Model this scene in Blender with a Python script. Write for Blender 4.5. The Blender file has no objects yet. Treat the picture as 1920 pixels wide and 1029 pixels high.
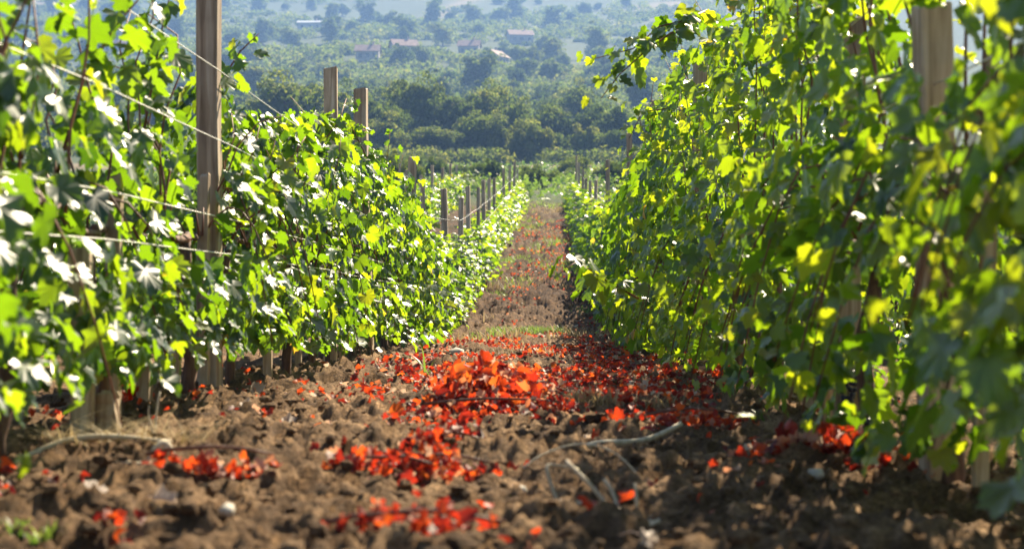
import bpy, math, random
import numpy as np
from mathutils import Vector

# ------------------------------------------------------------------ camera, world, sun, exposure
scene = bpy.context.scene
C = scene.collection
F_PX = 3500.0                      # focal length in pixels of a 1920 px wide picture
YAW = math.atan(75.0 / F_PX)       # the rows run along +Y and vanish a little right of centre
CX, CY = 960.0, 514.5
cam_d = bpy.data.cameras.new('camera')
cam = bpy.data.objects.new('camera', cam_d)
C.objects.link(cam)
cam.location = (0, 0, 0)
cam.rotation_euler = (math.radians(90), 0, YAW)
cam_d.sensor_width = 36.0
cam_d.lens = 36.0 * F_PX / 1920.0
cam_d.clip_start = 0.05
cam_d.clip_end = 6000
cam_d.dof.use_dof = True
cam_d.dof.focus_distance = 13.0
cam_d.dof.aperture_fstop = 5.0
scene.camera = cam

SUN_EL, SUN_AZ = math.radians(41), math.radians(24)     # azimuth to the right of the rows
world = bpy.data.worlds.new('World')
scene.world = world
world.use_nodes = True
wn = world.node_tree.nodes
bg = wn['Background']
sky = wn.new('ShaderNodeTexSky')
sky.sky_type = 'NISHITA'
sky.sun_disc = False
sky.sun_elevation = SUN_EL
sky.sun_rotation = SUN_AZ
world.node_tree.links.new(sky.outputs[0], bg.inputs[0])
bg.inputs[1].default_value = 0.05
sun_d = bpy.data.lights.new('sun', 'SUN')
sun_d.energy = 5.0
sun_d.angle = math.radians(0.5)
sun_d.color = (1.0, 0.86, 0.62)
sun = bpy.data.objects.new('sun', sun_d)
C.objects.link(sun)
sdir = Vector((math.sin(SUN_AZ) * math.cos(SUN_EL), math.cos(SUN_AZ) * math.cos(SUN_EL), math.sin(SUN_EL)))
sun.rotation_euler = sdir.to_track_quat('Z', 'Y').to_euler()
sun.location = (20, 40, 60)
scene.view_settings.view_transform = 'Standard'
scene.view_settings.look = 'None'
scene.view_settings.exposure = 1.78
scene.view_settings.gamma = 1.0
cy = scene.cycles
cy.use_denoising = True
cy.max_bounces = 8
cy.diffuse_bounces = 3
cy.glossy_bounces = 2
cy.transmission_bounces = 4
cy.volume_bounces = 0
cy.caustics_reflective = False
cy.caustics_refractive = False

# ------------------------------------------------------------------ helpers
RNG = np.random.default_rng(7)
random.seed(7)
LEFT_X, RIGHT_X = -1.35, 0.95


def link(o, parent=None):
    C.objects.link(o)
    if parent is not None:
        o.parent = parent
    return o


def tag(o, label=None, cat=None, group=None, kind=None):
    if label: o['label'] = label
    if cat: o['category'] = cat
    if group: o['group'] = group
    if kind: o['kind'] = kind
    return o


def empty(name, loc):
    o = bpy.data.objects.new(name, None)
    o.empty_display_size = 0.1
    o.location = loc
    return link(o)


def make_mesh(name, V, tris=None, quads=None, attrs=None, mats=(), smooth=True, midx=None):
    V = np.asarray(V, np.float32)
    tris = np.zeros((0, 3), np.int32) if tris is None else np.asarray(tris, np.int32).reshape(-1, 3)
    quads = np.zeros((0, 4), np.int32) if quads is None else np.asarray(quads, np.int32).reshape(-1, 4)
    me = bpy.data.meshes.new(name)
    nt, nq = len(tris), len(quads)
    me.vertices.add(len(V))
    me.vertices.foreach_set('co', V.ravel())
    me.loops.add(nt * 3 + nq * 4)
    me.loops.foreach_set('vertex_index', np.concatenate([tris.ravel(), quads.ravel()]))
    me.polygons.add(nt + nq)
    starts = np.concatenate([np.arange(nt) * 3, nt * 3 + np.arange(nq) * 4]).astype(np.int32)
    me.polygons.foreach_set('loop_start', starts)
    me.polygons.foreach_set('use_smooth', np.full(nt + nq, bool(smooth)))
    if midx is not None:
        me.polygons.foreach_set('material_index', np.asarray(midx, np.int32))
    me.update(calc_edges=True)
    for k, a in (attrs or {}).items():
        at = me.attributes.new(k, 'FLOAT', 'POINT')
        at.data.foreach_set('value', np.asarray(a, np.float32))
    for m in mats:
        me.materials.append(m)
    return me


def obj(name, me, parent=None, loc=None):
    o = bpy.data.objects.new(name, me)
    if loc is not None:
        o.location = loc
    return link(o, parent)


class MB:
    """collects pieces of one mesh"""
    def __init__(s):
        s.V, s.T, s.Q, s.A, s.n = [], [], [], [], 0
        s.mt, s.mq = [], []

    def add(s, V, T=None, Q=None, rnd=0.5, mi=0):
        V = np.asarray(V, np.float32).reshape(-1, 3)
        s.V.append(V)
        if T is not None and len(T):
            T = np.asarray(T, np.int32).reshape(-1, 3)
            s.T.append(T + s.n); s.mt.append(np.full(len(T), mi))
        if Q is not None and len(Q):
            Q = np.asarray(Q, np.int32).reshape(-1, 4)
            s.Q.append(Q + s.n); s.mq.append(np.full(len(Q), mi))
        s.A.append(np.broadcast_to(np.asarray(rnd, np.float32), (len(V),)))
        s.n += len(V)

    def tube(s, P, r, n=6, rnd=0.5, mi=0, cap=True):
        P = np.asarray(P, np.float32)
        k = len(P)
        r = np.broadcast_to(np.asarray(r, np.float32), (k,))
        d = np.gradient(P, axis=0)
        d /= np.linalg.norm(d, axis=1, keepdims=True) + 1e-9
        ref = np.array([0.31, 0.87, 0.12]) if abs(d[0][2]) > 0.7 else np.array([0.05, 0.1, 1.0])
        u = np.cross(d, ref); u /= np.linalg.norm(u, axis=1, keepdims=True) + 1e-9
        w = np.cross(d, u)
        a = np.arange(n) * 2 * math.pi / n
        V = P[:, None] + r[:, None, None] * (np.cos(a)[None, :, None] * u[:, None] + np.sin(a)[None, :, None] * w[:, None])
        V = V.reshape(-1, 3)
        i, j = np.meshgrid(np.arange(k - 1), np.arange(n), indexing='ij')
        q = np.stack([i * n + j, i * n + (j + 1) % n, (i + 1) * n + (j + 1) % n, (i + 1) * n + j], -1).reshape(-1, 4)
        T = None
        if cap:
            V = np.concatenate([V, P[:1], P[-1:]])
            c0, c1 = k * n, k * n + 1
            jj = np.arange(n)
            T = np.concatenate([np.stack([np.full(n, c0), (jj + 1) % n, jj], -1),
                                np.stack([np.full(n, c1), (k - 1) * n + jj, (k - 1) * n + (jj + 1) % n], -1)])
        s.add(V, T, q, rnd, mi)

    def box(s, c, h, rnd=0.5, mi=0):
        c = np.array(c); h = np.array(h)
        V = np.array([[x, y, z] for x in (-1, 1) for y in (-1, 1) for z in (-1, 1)]) * h + c
        Q = [[0, 1, 3, 2], [4, 6, 7, 5], [0, 4, 5, 1], [2, 3, 7, 6], [0, 2, 6, 4], [1, 5, 7, 3]]
        s.add(V, None, Q, rnd, mi)

    def mesh(s, name, mats, smooth=True):
        V = np.concatenate(s.V)
        T = np.concatenate(s.T) if s.T else None
        Q = np.concatenate(s.Q) if s.Q else None
        mi = np.concatenate(s.mt + s.mq)
        return make_mesh(name, V, T, Q, {'rnd': np.concatenate(s.A)}, mats, smooth, mi)


# ---- numpy noise
def _hash(ix, iy, seed=0):
    h = (ix.astype(np.int64) * 374761393 + iy.astype(np.int64) * 668265263 + seed * 974634611) & 0x7fffffff
    h = ((h ^ (h >> 13)) * 1274126177) & 0x7fffffff
    h = ((h ^ (h >> 16)) * 1103515245 + 12345) & 0x7fffffff
    return (h & 0xffffff) / float(0xffffff)


def vnoise(x, y, seed=0):
    ix, iy = np.floor(x), np.floor(y)
    fx, fy = x - ix, y - iy
    fx = fx * fx * (3 - 2 * fx); fy = fy * fy * (3 - 2 * fy)
    a, b = _hash(ix, iy, seed), _hash(ix + 1, iy, seed)
    c, d = _hash(ix, iy + 1, seed), _hash(ix + 1, iy + 1, seed)
    return (a * (1 - fx) + b * fx) * (1 - fy) + (c * (1 - fx) + d * fx) * fy


def clods(x, y, s, seed=0):
    """round lumps: height 0..1 of the nearest lump in a jittered cell grid"""
    X, Y = x / s, y / s
    ix, iy = np.floor(X), np.floor(Y)
    out = np.zeros_like(X)
    for a in (-1, 0, 1):
        for b in (-1, 0, 1):
            jx, jy = ix + a, iy + b
            px = jx + 0.15 + 0.7 * _hash(jx, jy, seed)
            py = jy + 0.15 + 0.7 * _hash(jx, jy, seed + 1)
            rr = 0.35 + 0.55 * _hash(jx, jy, seed + 2)
            d2 = ((X - px) ** 2 + (Y - py) ** 2) / (rr * rr)
            out = np.maximum(out, np.clip(1 - d2, 0, 1) ** .8 * rr)
    return out


PD = np.array([-60, 0, 3, 5, 7, 11, 17, 22.7, 26, 33, 41, 53, 65, 80, 110, 150, 205, 260, 400, 700, 1100, 1500, 1800, 2400])
PZ = np.array([-.46, -.46, -.46, -.47, -.475, -.56, -.67, -.63, -.53, -.08, .45, 1.3, 2.15, 3.15, 5.1, 7.7, 12.2, 17.0, 35, 83, 162, 240, 262, 180])


def profile(y):
    w = np.maximum(0.6, np.abs(y) * 0.06)
    z = 0
    for k, g in ((-1, .15), (-.5, .2), (0, .3), (.5, .2), (1, .15)):
        z = z + g * np.interp(y + k * w, PD, PZ)
    return z


def smooth(a, b, t):
    t = np.clip((t - a) / (b - a), 0, 1)
    return t * t * (3 - 2 * t)


def ground_base(x, y):
    z = profile(y) - 0.05 * np.clip(x, -.1, 2.5) * (1 - smooth(20, 60, y)) - 0.03 * smooth(0.3, 1.2, x) * (1 - smooth(4, 9, y))
    far = smooth(150, 600, y)
    z = z + far * (18 * (vnoise(x / 260 + 3.1, y / 330, 5) - .5) * smooth(300, 900, y) + 5 * (vnoise(x / 70, y / 90, 6) - .5))
    return z


def ground_z(x, y):
    x = np.asarray(x, float); y = np.asarray(y, float)
    z = ground_base(x, y)
    near = 1 - smooth(70, 90, y)
    z = z + near * (0.085 * (vnoise(x / 0.85 + 5, y / 0.62, 1) - .5) + 0.05 * (vnoise(x / 0.33, y / 0.27, 2) - .5))
    berm = np.exp(-((x - LEFT_X) / .38) ** 2) + np.exp(-((x - RIGHT_X) / .38) ** 2)
    return z + near * 0.022 * berm


def ground_full(x, y):
    z = ground_z(x, y)
    k = 1 - smooth(30, 60, y)
    wx = x + 0.07 * (vnoise(x / .06, y / .06, 31) - .5) + .02 * (vnoise(x / .02, y / .02, 33) - .5)
    wy = y + 0.07 * (vnoise(x / .06, y / .06, 32) - .5) + .02 * (vnoise(x / .02, y / .02, 34) - .5)
    msk = 0.35 + 0.9 * smooth(.3, .7, vnoise(x / .45 + 9, y / .45, 12))
    k2 = smooth(14, 30, y) * (1 - smooth(72, 85, y))
    z = z + k2 * (.12 * (vnoise(x / .34, y / .8, 16) - .5) + .16 * clods(x, y * .45, .22, 70))
    z = z + k * msk * (0.028 * clods(wx, wy, 0.13, 40) + 0.026 * clods(wx, wy, 0.052, 50) + 0.013 * clods(wx, wy, 0.026, 60))
    z = z + k * (0.014 * (vnoise(x / .018, y / .018, 13) - .5) + .05 * np.abs(vnoise(x / .05, y / .05, 14) - .5) * -2 + .02 * np.abs(vnoise(x / .11 + 3, y / .11, 18) - .5) * -2 + .012 * (vnoise(x / .009, y / .012, 17) - .5) + .042 * (vnoise(x / .13, y / .11, 15) - .5))
    return z


def gz(x, y):
    return float(ground_z(np.array([x]), np.array([y]))[0])


FWD = np.array([-math.sin(YAW), math.cos(YAW)]); RGT = np.array([math.cos(YAW), math.sin(YAW)])


def at(px, py, d):
    """a point d metres ahead, in the direction a pixel of the photograph looks"""
    r = (px - CX) / F_PX * d; z = (CY - py) / F_PX * d
    p = FWD * d + RGT * r
    return np.array([p[0], p[1], z])


def on_ground(px, py, d0=2.0, d1=1600):
    d = np.exp(np.linspace(math.log(d0), math.log(d1), 4000))
    r = (px - CX) / F_PX * d
    x = FWD[0] * d + RGT[0] * r; y = FWD[1] * d + RGT[1] * r
    z = (CY - py) / F_PX * d
    hit = np.nonzero(ground_z(x, y) >= z)[0]
    i = hit[0] if len(hit) else len(d) - 1
    return np.array([x[i], y[i], float(ground_z(x[i:i + 1], y[i:i + 1])[0])])


ONES = 'zeroth first second third fourth fifth sixth seventh eighth ninth tenth eleventh twelfth thirteenth fourteenth fifteenth sixteenth seventeenth eighteenth nineteenth'.split()
def ordinal(n):
    if n < 20: return ONES[n]
    t = {2: ('twentieth', 'twenty'), 3: ('thirtieth', 'thirty'), 4: ('fortieth', 'forty'), 5: ('fiftieth', 'fifty'), 6: ('sixtieth', 'sixty'), 7: ('seventieth', 'seventy')}[n // 10]
    return t[0] if n % 10 == 0 else t[1] + '-' + ONES[n % 10]


# ------------------------------------------------------------------ materials
def new_mat(name):
    m = bpy.data.materials.new(name)
    m.use_nodes = True
    nt = m.node_tree
    return m, nt, nt.nodes, nt.links, nt.nodes['Principled BSDF']


def ramp(nodes, stops):
    r = nodes.new('ShaderNodeValToRGB')
    e = r.color_ramp.elements
    while len(e) < len(stops): e.new(0.5)
    for el, (p, c) in zip(e, stops):
        el.position = p; el.color = (*c, 1)
    return r


def leaf_mat(name, stops, tstops, trans=0.5, rough=0.36, back=(1.0, 1.0, 1.0), spec=0.5, obj_var=0.0):
    m, nt, n, l, p = new_mat(name)
    a = n.new('ShaderNodeAttribute'); a.attribute_name = 'rnd'
    fac = a.outputs['Fac']
    if obj_var:
        oi = n.new('ShaderNodeObjectInfo')
        ma = n.new('ShaderNodeMath'); ma.operation = 'MULTIPLY_ADD'
        l.new(oi.outputs['Random'], ma.inputs[0]); ma.inputs[1].default_value = obj_var; 
        ms = n.new('ShaderNodeMath'); ms.operation = 'SUBTRACT'
        l.new(fac, ms.inputs[0]); ms.inputs[1].default_value = obj_var * .5
        l.new(ms.outputs[0], ma.inputs[2])
        fac = ma.outputs[0]
    r1 = ramp(n, stops); r2 = ramp(n, tstops)
    l.new(fac, r1.inputs[0]); l.new(fac, r2.inputs[0])
    geo = n.new('ShaderNodeNewGeometry')
    mx = n.new('ShaderNodeMix'); mx.data_type = 'RGBA'; mx.blend_type = 'MULTIPLY'
    l.new(geo.outputs['Backfacing'], mx.inputs[0]); l.new(r1.outputs[0], mx.inputs[6]); mx.inputs[7].default_value = (*back, 1)
    tc = n.new('ShaderNodeTexCoord'); nz = n.new('ShaderNodeTexNoise'); nz.inputs['Scale'].default_value = 55
    l.new(tc.outputs['Object'], nz.inputs['Vector'])
    mp = n.new('ShaderNodeMapRange'); mp.inputs[3].default_value = .7; mp.inputs[4].default_value = 1.3
    l.new(nz.outputs['Fac'], mp.inputs[0])
    mm = n.new('ShaderNodeMix'); mm.data_type = 'RGBA'; mm.blend_type = 'MULTIPLY'; mm.inputs[0].default_value = 1
    l.new(mx.outputs[2], mm.inputs[6]); l.new(mp.outputs[0], mm.inputs[7])
    l.new(mm.outputs[2], p.inputs['Base Color'])
    p.inputs['Roughness'].default_value = rough
    p.inputs['Specular IOR Level'].default_value = spec
    t = n.new('ShaderNodeBsdfTranslucent')
    l.new(r2.outputs[0], t.inputs[0])
    ms_ = n.new('ShaderNodeMixShader'); ms_.inputs[0].default_value = trans
    l.new(p.outputs[0], ms_.inputs[1]); l.new(t.outputs[0], ms_.inputs[2])
    l.new(ms_.outputs[0], n['Material Output'].inputs[0])
    return m


M = {}
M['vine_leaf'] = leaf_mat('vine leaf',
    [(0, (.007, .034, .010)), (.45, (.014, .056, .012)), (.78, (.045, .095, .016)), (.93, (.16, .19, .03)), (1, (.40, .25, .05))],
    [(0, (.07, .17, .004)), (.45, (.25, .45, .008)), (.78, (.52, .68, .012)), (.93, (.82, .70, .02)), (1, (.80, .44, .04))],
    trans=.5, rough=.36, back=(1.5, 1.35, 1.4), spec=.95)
M['litter'] = leaf_mat('fallen leaf',
    [(0, (.07, .016, .014)), (.35, (.22, .03, .02)), (.6, (.40, .06, .022)), (.8, (.48, .12, .035)), (.92, (.52, .32, .25)), (1, (.62, .55, .46))],
    [(0, (.16, .014, .012)), (.35, (.52, .035, .014)), (.6, (.85, .10, .016)), (.8, (.88, .20, .025)), (.92, (.6, .35, .22)), (1, (.6, .5, .38))],
    trans=.45, rough=.55, back=(1.1, 1.15, 1.2), spec=.35)
M['tree_leaf'] = leaf_mat('tree foliage',
    [(0, (.028, .048, .014)), (.4, (.052, .085, .02)), (.75, (.095, .125, .028)), (1, (.16, .165, .045))],
    [(0, (.10, .16, .02)), (.5, (.22, .30, .03)), (1, (.42, .42, .07))],
    trans=.4, rough=.75, spec=.1, obj_var=.6)
M['dry_leaf'] = leaf_mat('dry weed', [(0, (.16, .12, .06)), (.6, (.34, .25, .12)), (1, (.5, .4, .24))],
    [(0, (.25, .18, .08)), (1, (.55, .42, .22))], trans=.35, rough=.6, spec=.2)
M['grass'] = leaf_mat('green grass', [(0, (.05, .10, .02)), (.6, (.09, .16, .03)), (1, (.2, .22, .06))],
    [(0, (.15, .3, .03)), (1, (.4, .5, .08))], trans=.4, rough=.45, spec=.4)


def wood_mat(name, c0, c1, c2, scale=1.0, rough=.8):
    m, nt, n, l, p = new_mat(name)
    tc = n.new('ShaderNodeTexCoord')
    mp = n.new('ShaderNodeMapping'); mp.inputs['Scale'].default_value = (40 * scale, 40 * scale, 2.2 * scale)
    l.new(tc.outputs['Object'], mp.inputs[0])
    nz = n.new('ShaderNodeTexNoise'); nz.inputs['Scale'].default_value = 1.0; nz.inputs['Detail'].default_value = 6; nz.inputs['Distortion'].default_value = .6
    l.new(mp.outputs[0], nz.inputs['Vector'])
    r = ramp(n, [(.25, c0), (.5, c1), (.78, c2)])
    l.new(nz.outputs['Fac'], r.inputs[0])
    n2 = n.new('ShaderNodeTexNoise'); n2.inputs['Scale'].default_value = 5 * scale; n2.inputs['Detail'].default_value = 4
    l.new(tc.outputs['Object'], n2.inputs['Vector'])
    oi = n.new('ShaderNodeObjectInfo')
    mr = n.new('ShaderNodeMapRange'); mr.inputs[1].default_value = .3; mr.inputs[2].default_value = .7; mr.inputs[3].default_value = .72; mr.inputs[4].default_value = 1.2
    l.new(n2.outputs['Fac'], mr.inputs[0])
    mo = n.new('ShaderNodeMapRange'); mo.inputs[3].default_value = .75; mo.inputs[4].default_value = 1.2
    l.new(oi.outputs['Random'], mo.inputs[0])
    mu = n.new('ShaderNodeMath'); mu.operation = 'MULTIPLY'
    l.new(mr.outputs[0], mu.inputs[0]); l.new(mo.outputs[0], mu.inputs[1])
    mx = n.new('ShaderNodeMix'); mx.data_type = 'RGBA'; mx.blend_type = 'MULTIPLY'; mx.inputs[0].default_value = 1
    l.new(r.outputs[0], mx.inputs[6]); l.new(mu.outputs[0], mx.inputs[7])
    l.new(mx.outputs[2], p.inputs['Base Color'])
    p.inputs['Roughness'].default_value = rough
    b = n.new('ShaderNodeBump'); b.inputs['Strength'].default_value = .5; b.inputs['Distance'].default_value = .004
    l.new(nz.outputs['Fac'], b.inputs['Height']); l.new(b.outputs[0], p.inputs['Normal'])
    return m


M['post'] = wood_mat('weathered post wood', (.18, .115, .07), (.47, .345, .235), (.74, .62, .48))
M['bark'] = wood_mat('vine bark', (.045, .022, .014), (.12, .06, .04), (.22, .13, .085), 1.6)
M['cane'] = wood_mat('vine cane', (.09, .03, .018), (.18, .065, .035), (.28, .12, .06), 1.6, .55)
M['trunk'] = wood_mat('tree bark', (.04, .03, .022), (.09, .07, .05), (.16, .13, .10), .1)
M['straw'] = wood_mat('dry stalk', (.42, .33, .21), (.64, .52, .36), (.80, .70, .54), 1.5, .7)


def simple(name, col, rough=.7, metal=0.0, noise=0.25, scale=3.0):
    m, nt, n, l, p = new_mat(name)
    tc = n.new('ShaderNodeTexCoord'); nz = n.new('ShaderNodeTexNoise'); nz.inputs['Scale'].default_value = scale; nz.inputs['Detail'].default_value = 5
    l.new(tc.outputs['Object'], nz.inputs['Vector'])
    a = tuple(c * (1 - noise) for c in col); b = tuple(min(1, c * (1 + noise)) for c in col)
    r = ramp(n, [(.3, a), (.7, b)])
    l.new(nz.outputs['Fac'], r.inputs[0]); l.new(r.outputs[0], p.inputs['Base Color'])
    p.inputs['Roughness'].default_value = rough; p.inputs['Metallic'].default_value = metal
    return m


M['wire'] = simple('galvanised wire', (.62, .60, .56), .38, 1.0, .1, 40)
M['grape'] = simple('dark grape', (.012, .010, .028), .35, 0, .3, 60)
M['stone'] = simple('pale stone', (.42, .38, .32), .8, 0, .25, 30)
M['wall'] = simple('rendered house wall', (.36, .31, .27), .85, 0, .2, .4)
M['roof'] = simple('clay roof tiles', (.26, .16, .13), .85, 0, .35, 1.2)
M['metal_roof'] = simple('pale sheet roof', (.40, .41, .43), .5, 0, .1, .6)
M['glass'] = simple('window glass', (.03, .035, .045), .1, 0, .1, 1)


def soil_mat(name, lump=False):
    m, nt, n, l, p = new_mat(name)
    geo = n.new('ShaderNodeNewGeometry')
    nz = n.new('ShaderNodeTexNoise'); nz.inputs['Scale'].default_value = 9; nz.inputs['Detail'].default_value = 8; nz.inputs['Roughness'].default_value = .65
    l.new(geo.outputs['Position'], nz.inputs['Vector'])
    n2 = n.new('ShaderNodeTexNoise'); n2.inputs['Scale'].default_value = 130; n2.inputs['Detail'].default_value = 5
    l.new(geo.outputs['Position'], n2.inputs['Vector'])
    r = ramp(n, [(.30, (.046, .026, .014)), (.5, (.148, .088, .047)), (.70, (.36, .228, .125))])
    l.new(nz.outputs['Fac'], r.inputs[0])
    mr = n.new('ShaderNodeMapRange'); mr.inputs[1].default_value = .3; mr.inputs[2].default_value = .7; mr.inputs[3].default_value = .5; mr.inputs[4].default_value = 1.5
    l.new(n2.outputs['Fac'], mr.inputs[0])
    mx = n.new('ShaderNodeMix'); mx.data_type = 'RGBA'; mx.blend_type = 'MULTIPLY'; mx.inputs[0].default_value = 1
    l.new(r.outputs[0], mx.inputs[6]); l.new(mr.outputs[0], mx.inputs[7])
    out = mx.outputs[2]
    if not lump:
        # shade among clods and weeds up the path, painted as darker, redder soil
        dk = n.new('ShaderNodeAttribute'); dk.attribute_name = 'path_shade'
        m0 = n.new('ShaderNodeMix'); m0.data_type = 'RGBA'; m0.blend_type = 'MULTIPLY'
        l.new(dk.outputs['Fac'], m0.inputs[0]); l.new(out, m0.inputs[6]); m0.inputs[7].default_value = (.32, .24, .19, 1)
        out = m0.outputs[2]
        # grassland beyond the vineyard
        at_ = n.new('ShaderNodeAttribute'); at_.attribute_name = 'grassy'
        dr = n.new('ShaderNodeAttribute'); dr.attribute_name = 'dry'
        g3 = n.new('ShaderNodeTexNoise'); g3.inputs['Scale'].default_value = .35; g3.inputs['Detail'].default_value = 8; g3.inputs['Roughness'].default_value = .7
        l.new(geo.outputs['Position'], g3.inputs['Vector'])
        rg = ramp(n, [(.3, (.03, .05, .016)), (.55, (.055, .075, .024)), (.75, (.10, .10, .04))])
        rd = ramp(n, [(.3, (.13, .10, .055)), (.7, (.22, .17, .10))])
        l.new(g3.outputs['Fac'], rg.inputs[0]); l.new(g3.outputs['Fac'], rd.inputs[0])
        m1 = n.new('ShaderNodeMix'); m1.data_type = 'RGBA'
        l.new(dr.outputs['Fac'], m1.inputs[0]); l.new(rg.outputs[0], m1.inputs[6]); l.new(rd.outputs[0], m1.inputs[7])
        m2 = n.new('ShaderNodeMix'); m2.data_type = 'RGBA'
        l.new(at_.outputs['Fac'], m2.inputs[0]); l.new(out, m2.inputs[6]); l.new(m1.outputs[2], m2.inputs[7])
        out = m2.outputs[2]
    l.new(out, p.inputs['Base Color'])
    p.inputs['Roughness'].default_value = .95
    p.inputs['Specular IOR Level'].default_value = .15
    b = n.new('ShaderNodeBump'); b.inputs['Strength'].default_value = 1.0; b.inputs['Distance'].default_value = .02
    n4 = n.new('ShaderNodeTexNoise'); n4.inputs['Scale'].default_value = 48; n4.inputs['Detail'].default_value = 9; n4.inputs['Roughness'].default_value = .7
    l.new(geo.outputs['Position'], n4.inputs['Vector'])
    l.new(n4.outputs['Fac'], b.inputs['Height']); l.new(b.outputs[0], p.inputs['Normal'])
    return m


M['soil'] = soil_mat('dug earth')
M['clod'] = soil_mat('earth clods', True)

# ------------------------------------------------------------------ ground: one sheet to the hilltop
def build_ground():
    u = np.linspace(-1, 1, 521)
    # fine columns in the middle, opening out
    xs = 2.6 * u + np.sign(u) * (np.exp(np.clip((np.abs(u) - .55) / .45, 0, 1) * 6.9) - 1) * 1.25
    ys = [-50, -30, -15, -8, -4, -2, -1, -.3, .3, .8, 1.2, 1.5, 1.75]
    y = 1.9
    while y < 2050:
        ys.append(y)
        y += y * (.0042 if y < 9 else .0052 if y < 85 else .02)
    ys = np.array(ys)
    X, Y = np.meshgrid(xs, ys)
    wid = np.clip(Y / 4.2, 1, 1e9)[..., ]
    # keep columns dense where the camera looks: widen with distance inside the fine zone
    Xw = X * (1 + (np.clip(Y, 0, 60) / 60) * .9)
    Z = ground_full(Xw.ravel(), Y.ravel()).reshape(X.shape)
    V = np.stack([Xw, Y, Z], -1).reshape(-1, 3)
    ny, nx = X.shape
    i, j = np.meshgrid(np.arange(ny - 1), np.arange(nx - 1), indexing='ij')
    Q = np.stack([i * nx + j, i * nx + j + 1, (i + 1) * nx + j + 1, (i + 1) * nx + j], -1).reshape(-1, 4)
    x, y = V[:, 0], V[:, 1]
    g = smooth(62, 80, y + 6 * (vnoise(x / 1.5, y / 3, 77) - .5))
    # weeds creep over the upper part of the path in patches
    g = np.maximum(g, .2 * smooth(26, 48, y) * smooth(.5, .68, vnoise(x / .5, y / 1.6, 78)))
    g = np.maximum(g, smooth(9, 14, np.abs(x)))
    d = smooth(.66, .74, vnoise(x / 90 + 2.2, y / 170 + .7, 79)) * smooth(420, 560, y)
    strip = smooth(176, 184, y) * (1 - smooth(200, 212, y))
    d = np.maximum(d, strip)
    # a track up the hill and the open top right slope
    tr = np.exp(-((x - (-95 + (y - 820) * .16)) / 5.5) ** 2) * smooth(800, 830, y) * (1 - smooth(1150, 1200, y))
    tr2 = smooth(960, 1000, y) * smooth(30, 60, x) * smooth(.42, .55, vnoise(x / 60, y / 60, 81))
    d = np.maximum(d, np.maximum(tr, tr2))
    me = make_mesh('ground', V, None, Q, {'grassy': g, 'dry': np.clip(d, 0, 1), 'path_shade': smooth(15, 30, y) * (.75 + .5 * (vnoise(x / .8, y / 2.5, 82) - .5))}, [M['soil']])
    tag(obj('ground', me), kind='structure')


build_ground()

# ------------------------------------------------------------------ leaves
HALF = [(0, 1.0), (7, .87), (13, .89), (21, .76), (30, .63), (38, .74), (47, .88), (55, .74), (62, .77), (73, .62),
        (85, .68), (97, .73), (110, .62), (122, .60), (140, .48), (158, .38), (174, .13)]


def leaf_template(seed, lod):
    r = np.random.default_rng(seed)
    if lod == 0: h = HALF
    elif lod == 1: h = [HALF[i] for i in (0, 2, 4, 6, 9, 11, 13, 15, 16)]
    else: h = [HALF[i] for i in (0, 4, 6, 11, 15)]
    pts = [(a, q) for a, q in h] + [(-a, q) for a, q in reversed(h[1:])]
    a = np.radians([p[0] for p in pts]) + r.normal(0, .025, len(pts))
    q = np.array([p[1] for p in pts]) * (1 + r.normal(0, .06, len(pts)))
    x, y = np.sin(a) * q, np.cos(a) * q
    cup = r.uniform(-.42, .15); fold = r.uniform(-.1, .75); tip = r.uniform(-.6, .05)
    z = cup * (x * x + y * y) + fold * np.abs(x) * .5 + tip * np.clip(y, 0, 1) ** 2 + r.normal(0, .045, len(x)) + .07 * np.sin(a * r.integers(3, 6) + r.uniform(0, 6))
    V = np.concatenate([[[0, 0, 0]], np.stack([x, y, z], -1)])
    n = len(pts)
    T = np.stack([np.zeros(n, int), 1 + (np.arange(n) + 1) % n, 1 + np.arange(n)], -1)
    return V.astype(np.float32), T.astype(np.int32)


TPL = {lod: [leaf_template(100 + 10 * lod + k, lod) for k in range(8)] for lod in (0, 1, 2)}
CURL = []
for k in range(8):          # dry curled leaves
    V, T = leaf_template(300 + k, 1)
    r = np.random.default_rng(400 + k)
    V = V.copy(); c = r.uniform(1.7, 3.3)
    ang = V[:, 0] * c
    V[:, 2] += (1 - np.cos(ang)) / c * r.choice([1, 1, -1]) + r.uniform(.1, .5) * V[:, 1] ** 2
    V[:, 0] = np.sin(ang) / c
    CURL.append((V, T))


def norm(v):
    return v / (np.linalg.norm(v, axis=-1, keepdims=True) + 1e-9)


def place_leaves(mb, P, N, Td, S, rnd, tpl, rng, mi=0):
    """leaves at P, facing N, tip towards Td"""
    N = norm(N)
    Td = norm(Td - N * (Td * N).sum(-1, keepdims=True))
    X = np.cross(Td, N)
    R = np.stack([X, Td, N], -1)
    which = rng.integers(0, len(tpl), len(P))
    for k, (V, T) in enumerate(tpl):
        s = np.nonzero(which == k)[0]
        if not len(s): continue
        W = P[s, None] + S[s, None, None] * np.einsum('vk,nik->nvi', V, R[s])
        nv = len(V)
        TT = (T[None] + (np.arange(len(s)) * nv)[:, None, None]).reshape(-1, 3)
        mb.add(W.reshape(-1, 3), TT, None, np.repeat(rnd[s], nv), mi)


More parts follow.
